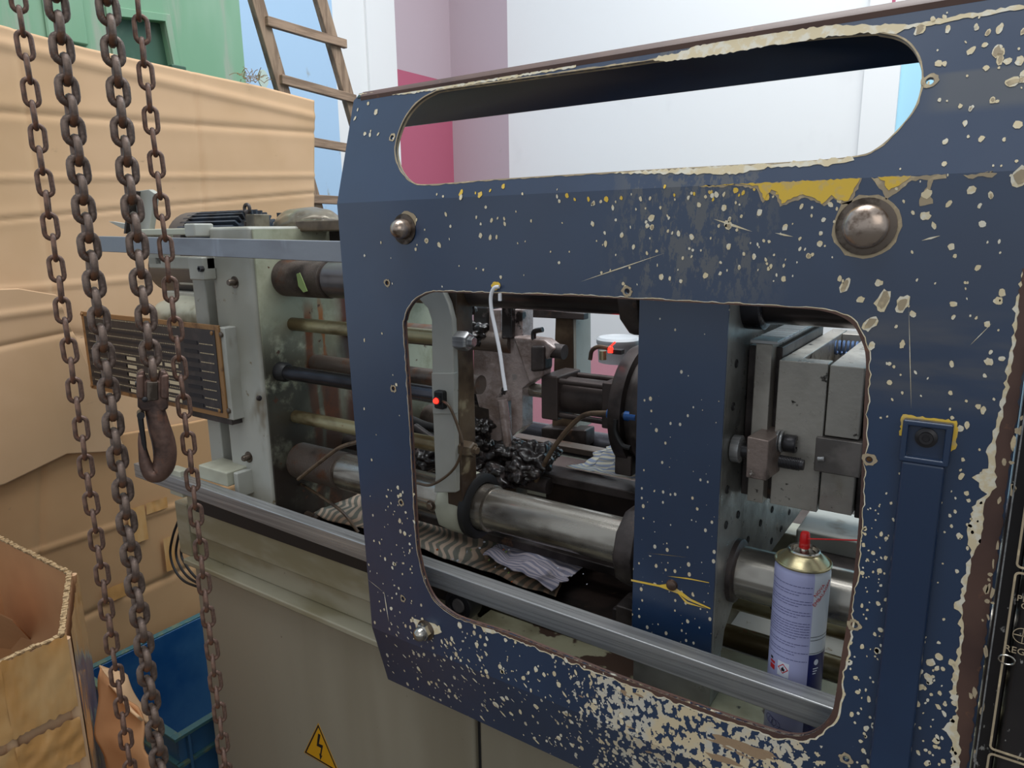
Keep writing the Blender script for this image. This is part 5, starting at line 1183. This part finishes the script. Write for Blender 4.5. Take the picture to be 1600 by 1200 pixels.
b = NEW(); c = P(638,345,Y=YD); blob(b, c, X_, Z_, -Y_, .014, .012, 0, 16, .1, .0004); fin(b, 'bare_ring', M_tan, dr, smooth=0)
# latch housing on the right stile
lt = NEW(); xa, xb = -.0565, -.0215; z1 = 1.388
box(lt, xa+.001, xb-.001, YD-.010, YD-.0003, ZG+.02, 1.353)
fin(lt, 'latch_channel', M_navyP, dr, bev=.003)
b = NEW(); o_ = [Vector((xa-.001,YD-.0105,1.352)), Vector((xb+.001,YD-.0105,1.352)), Vector((xb+.0015,YD-.0105,1.389)), Vector((xa-.0005,YD-.0105,1.389))]; i_ = [Vector((xa+.004,YD-.0105,1.357)), Vector((xb-.004,YD-.0105,1.357)), Vector((xb-.004,YD-.0105,1.384)), Vector((xa+.004,YD-.0105,1.384))]
plate(b, o_, [i_], (0,.010,0)); fin(b, 'latch_cup', M_navyP, dr, bev=.0015)
b = NEW(); box(b, xa+.004, xb-.004, YD-.003, YD-.0005, 1.357, 1.384); fin(b, 'cup_floor', M_navyP, dr)
b = NEW(); c = Vector(((xa+xb)/2, YD-.003, 1.374)); lathe(b, c, -Y_, [(.0085,0),(.0085,.002),(.0055,.003),(.0052,.0045),(.003,.0045),(.0028,.003),(0,.003)], 24); fin(b, 'latch_screw', M_bolt, dr)
b = NEW(); ragged(b, [Vector((xa-.003,YD,1.386)), Vector((xa-.002,YD,1.391)), Vector((xb+.003,YD,1.391)), Vector((xb+.0045,YD,1.384)), Vector((xb+.0045,YD,1.366)), Vector((xb-.001,YD,1.362)), Vector((xb-.001,YD,1.388)), Vector((xa+.001,YD,1.388)), Vector((xa,YD,1.372)), Vector((xa-.003,YD,1.372))], -Y_, .0006, .0008, .002); fin(b, 'latch_chips', M_yellow, dr, smooth=0)
# scratched navy platen face marks
b = NEW()
for pts_ in ([(986,908),(1030,917),(1060,928),(1075,938),(1110,952),(1110,950),(1080,936),(1064,924),(1045,912),(1030,914),(986,905)], [(1042,900),(1080,906),(1108,911),(1108,910),(1075,903)], [(1058,926),(1072,943),(1105,951),(1090,946),(1074,940)], [(1010,864),(1075,871),(1040,867)]):
    b.faces.new([b.verts.new(P(x, y, Y=YP-.0035)) for x, y in pts_])
part('yellow_scratch', b, M_yellow, 0, smooth=0)
b = NEW(); p = P(1050,914,Y=YP-.003); lathe(b, p, -Y_, [(.0075,0),(.0065,.003),(.003,.005),(0,.005)], 16); part('dome_screw', b, M_thread, 0)
# white tube hanging from the door
wt = NEW(); tube(wt, [P(780,448,Y=YD-.004), P(772,450,Y=YD-.006), P(767,463,Y=YD-.006), P(768,485,Y=YD-.006), P(774,515,Y=YD-.006), P(781,550,Y=YD-.006), P(786,585,Y=YD-.006), P(790,610,Y=YD-.006)], .0022, 10)
tag(fin(wt, 'white_tube', M_zip), 'thin white plastic tube hanging over the window top edge of the blue door', 'tube')
wt = NEW(); box(wt, pd(781,460).x, pd(785,460).x, YD-.004, YD-.001, pd(783,470).z, pd(783,458).z); tag(fin(wt, 'tube_stub', M_zip, bev=.0005), 'tiny white stub just right of the hanging white tube', 'tube')
for (x, y, m_) in ((775,446,M_yellow),):
    b = NEW(); blob(b, pd(x, y), X_, Z_, -Y_, .006, .005, 0, 14, .2, .0008); fin(b, 'yellow_ring', m_, dr, smooth=0)

# ------------------------------------------------------------ control panel at the right edge
cp = thing('control_panel', (.2, .66, .9), 'black scratched control panel with pale outlines at the right edge', 'panel')
yc = .655
b = NEW(); box(b, .040, .45, yc, yc+.070, .2, 1.46); fin(b, 'cabinet', M_panel, cp, bev=.004)
b = NEW(); box(b, .0235, .0385, yc+.016, yc+.05, .2, 1.46); fin(b, 'side_frame', M_panel, cp, bev=.002)
def pc(x, y): return P(x, y, Y=yc-.0008)
b = NEW(); x0 = pc(1565,900).x
box(b, pc(1558,950).x-.0006, pc(1558,950).x+.0004, yc-.002, yc, .6, 1.46); fin(b, 'silver_edge', M_steel, cp)
xl = pc(1577,950).x
zt1, zt2 = pc(1590,893).z, pc(1545,1170).z
def outline(xa, xb, za, zb, w_=.0016, r=.004):
    b = NEW()
    def rr(xa, xb, za, zb, r):
        o_ = []
        for cx, cz, a0 in ((xb-r,zb-r,0),(xa+r,zb-r,pi/2),(xa+r,za+r,pi),(xb-r,za+r,3*pi/2)):
            for k in range(6): t = a0+k*pi/10; o_.append(Vector((cx+cos(t)*r, yc-.0012, cz+sin(t)*r)))
        return o_
    plate(b, rr(xa, xb, za, zb, r), [rr(xa+w_, xb-w_, za+w_, zb-w_, r*.6)], (0,.0008,0)); fin(b, 'outline', M_tan, cp, smooth=0)
outline(xl, .42, zt2, zt1); outline(xl, .42, zt2-.30, zt2-.003); outline(xl, .42, zt1+.003, 1.45)
MX = Matrix(((1,0,0,0),(0,0,-1,0),(0,1,0,0),(0,0,0,1)))
def lab(s, x, y, size): p = pc(x, y); text(s, size, Matrix.Translation(p) @ MX, M_tan, cp)
lab('REGIO', 1568, 1016, .0078); lab('PR', 1588, 938, .0072); lab('G', 1594, 950, .0072)
b = NEW(); c = pc(1598,994); tube(b, [c+Vector((cos(t)*.0065,0,sin(t)*.0065)) for t in [i*pi/12 for i in range(24)]], .0003, 6, closed=True); box(b, c.x-.006, c.x+.006, c.y-.0002, c.y+.0002, c.z-.0003, c.z+.0003); box(b, c.x-.0003, c.x+.0003, c.y-.0002, c.y+.0002, c.z-.006, c.z+.006); fin(b, 'crosshair_mark', M_tan, cp)
b = NEW(); c = pc(1573,1031); tube(b, [c+Vector((cos(t)*.0055,0,sin(t)*.004)) for t in [i*pi/12 for i in range(24)]], .0007, 6, closed=True); fin(b, 'ring_mark', M_tin, cp)
b = NEW()
for i in range(26):
    x = random.uniform(1535, 1560); y = random.uniform(640, 1190); x -= (y-900)*.14
    blob(b, pc(x+6, y), X_, Z_, -Y_, random.uniform(.0008,.002), random.uniform(.001,.006), random.uniform(-.3,.3), 8, .35, .0004)
fin(b, 'film_chips', M_tan, cp, smooth=0, kind='stuff')

# ------------------------------------------------------------ hoist chains and hook
def link_mesh(L_, Wd, r, seg=8, n=8):
    """stadium link in the local XZ plane; L_, Wd outer sizes"""
    h = L_/2-Wd/2; rad = Wd/2-r; path = [Vector((cos(i*pi/n)*rad, 0, h+sin(i*pi/n)*rad)) for i in range(n+1)] + [Vector((-cos(i*pi/n)*rad, 0, -h-sin(i*pi/n)*rad)) for i in range(n+1)]
    b = NEW(); tube(b, path, r, seg, closed=True); return b
def chain(px, py, d, pitch, L_, Wd, r, rot, ztop, zbot, m, label, group=None, wob=.03, sway=0):
    c = P(px, py, d=d); root = thing('hoist_chain', (c.x, c.y, zbot), label, 'chain', group)
    # chain_link children share one mesh
    b = link_mesh(L_, Wd, r); me = bpy.data.meshes.new('chain_link'); bmesh.ops.recalc_face_normals(b, faces=b.faces); b.to_mesh(me); b.free(); me.materials.append(m)
    for f in me.polygons: f.use_smooth = True
    o0 = bpy.data.objects.new('chain_link', me); z = ztop; i = 0
    while z > zbot:
        o = o0 if i == 0 else o0.copy(); COL.objects.link(o); o.parent = root
        sx = sway*sin((z-1.5)*2.2)
        o.location = (random.uniform(-.0006,.0006)+sx, random.uniform(-.0006,.0006), z-zbot)
        o.rotation_euler = (random.uniform(-wob,wob), random.uniform(-wob,wob), rot + (pi/2 if i % 2 else 0) + random.uniform(-.10,.10) + .10*sin(z*3))
        z -= pitch; i += 1
    return root, c, z+pitch
def va_(px, py):                                                   # turn facing the aisle
    q = ray(px, py); return math.atan2(q.y, q.x)-pi/2
va = va_(235, 650)
chain(113, 582, .82, .0232, .0325, .0180, .00265, va_(113,582)+.08, 1.98, .60, M_linkR, 'thin brown hand chain, leftmost of the four hanging chains', 'hoist chains')
chain(165, 572, .80, .0200, .0345, .0235, .0040, va_(165,572)+.30, 1.98, .60, M_link, 'thick dark load chain, second from left, with no hook', 'hoist chains')
r3, c3, zend = chain(226, 480, .80, .0200, .0345, .0235, .0040, va_(226,480)+.22, 1.98, P(234,590,d=.80).z, M_link, 'thick dark load chain that carries the hook', 'hoist chains')
chain(279, 560, .84, .0232, .0325, .0180, .00265, va_(279,560)+.05, 2.0, .58, M_linkR, 'thin brown hand chain, rightmost of the four hanging chains', 'hoist chains')
hk = thing('crane_hook', (c3.x, c3.y, zend-.2), 'rust brown steel hoist hook with latch hanging from the third chain', 'hook')
U = Vector((cos(va), sin(va), 0)); V = Vector((-sin(va), cos(va), 0))         # hook plane spans U and Z
def hq(px, py, v=0): return PP(px, py, (c3.x, c3.y, 1.4), V) + V*v
b = NEW(); loft(b, [hq(214,580,.009), hq(225,576,.009), hq(229,592,.009), hq(246,592,.009), hq(249,576,.009), hq(261,580,.009), hq(263,636,.009), hq(255,641,.009), hq(222,641,.009), hq(215,634,.009)], V*-.018); fin(b, 'clevis_block', M_hook, hk, bev=.003)
for xa_, xb_ in ((213,225),(250,263)):
    b = NEW(); loft(b, [hq(xa_,584,.0125), hq(xb_,582,.0125), hq(xb_,622,.0125), hq(xa_,620,.0125)], V*-.025); fin(b, 'clevis_cheek', M_hook, hk, bev=.003)
b = NEW(); loft(b, [hq(229,594,-.0115), hq(246,594,-.0115), hq(247,622,-.0115), hq(229,624,-.0115)], V*.004); fin(b, 'clevis_tongue', M_wash, hk, bev=.001)
b = NEW(); lathe(b, hq(226,621,-.010), -V, [(.0032,0),(.0030,.003),(.002,.004),(0,.0042)], 14); fin(b, 'pin', M_bolt, hk)
b = NEW(); cyl(b, hq(211,600), hq(265,600), .0035, seg=12); fin(b, 'pin', M_bolt, hk)
path = [hq(240,632), hq(244,648), hq(249,668), hq(255,688), hq(258,708), hq(256,726), hq(247,739), hq(236,739), hq(228,726), hq(224,708), hq(221,690), hq(220,676)]
rad_ = [.0100,.0110,.0120,.0126,.0128,.0124,.0112,.0092,.0070,.0052,.0038,.0024]
def hr(t):
    q = t*(len(rad_)-1); i_ = min(int(q), len(rad_)-2); return rad_[i_]+(rad_[i_+1]-rad_[i_])*(q-i_)
b = NEW(); tube(b, path, hr, 16); fin(b, 'hook_body', M_hook, hk, smooth=80)
b = NEW(); tube(b, [hq(219,648,-.004), hq(221,665,-.004), hq(224,685,-.003), hq(226,702,-.002)], lambda t: .0034-.0008*t, 8); fin(b, 'latch', M_bolt, hk)
b = NEW(); cyl(b, hq(220,647,-.009), hq(220,647,.008), .0042, seg=14); fin(b, 'latch_pin', M_bolt, hk)
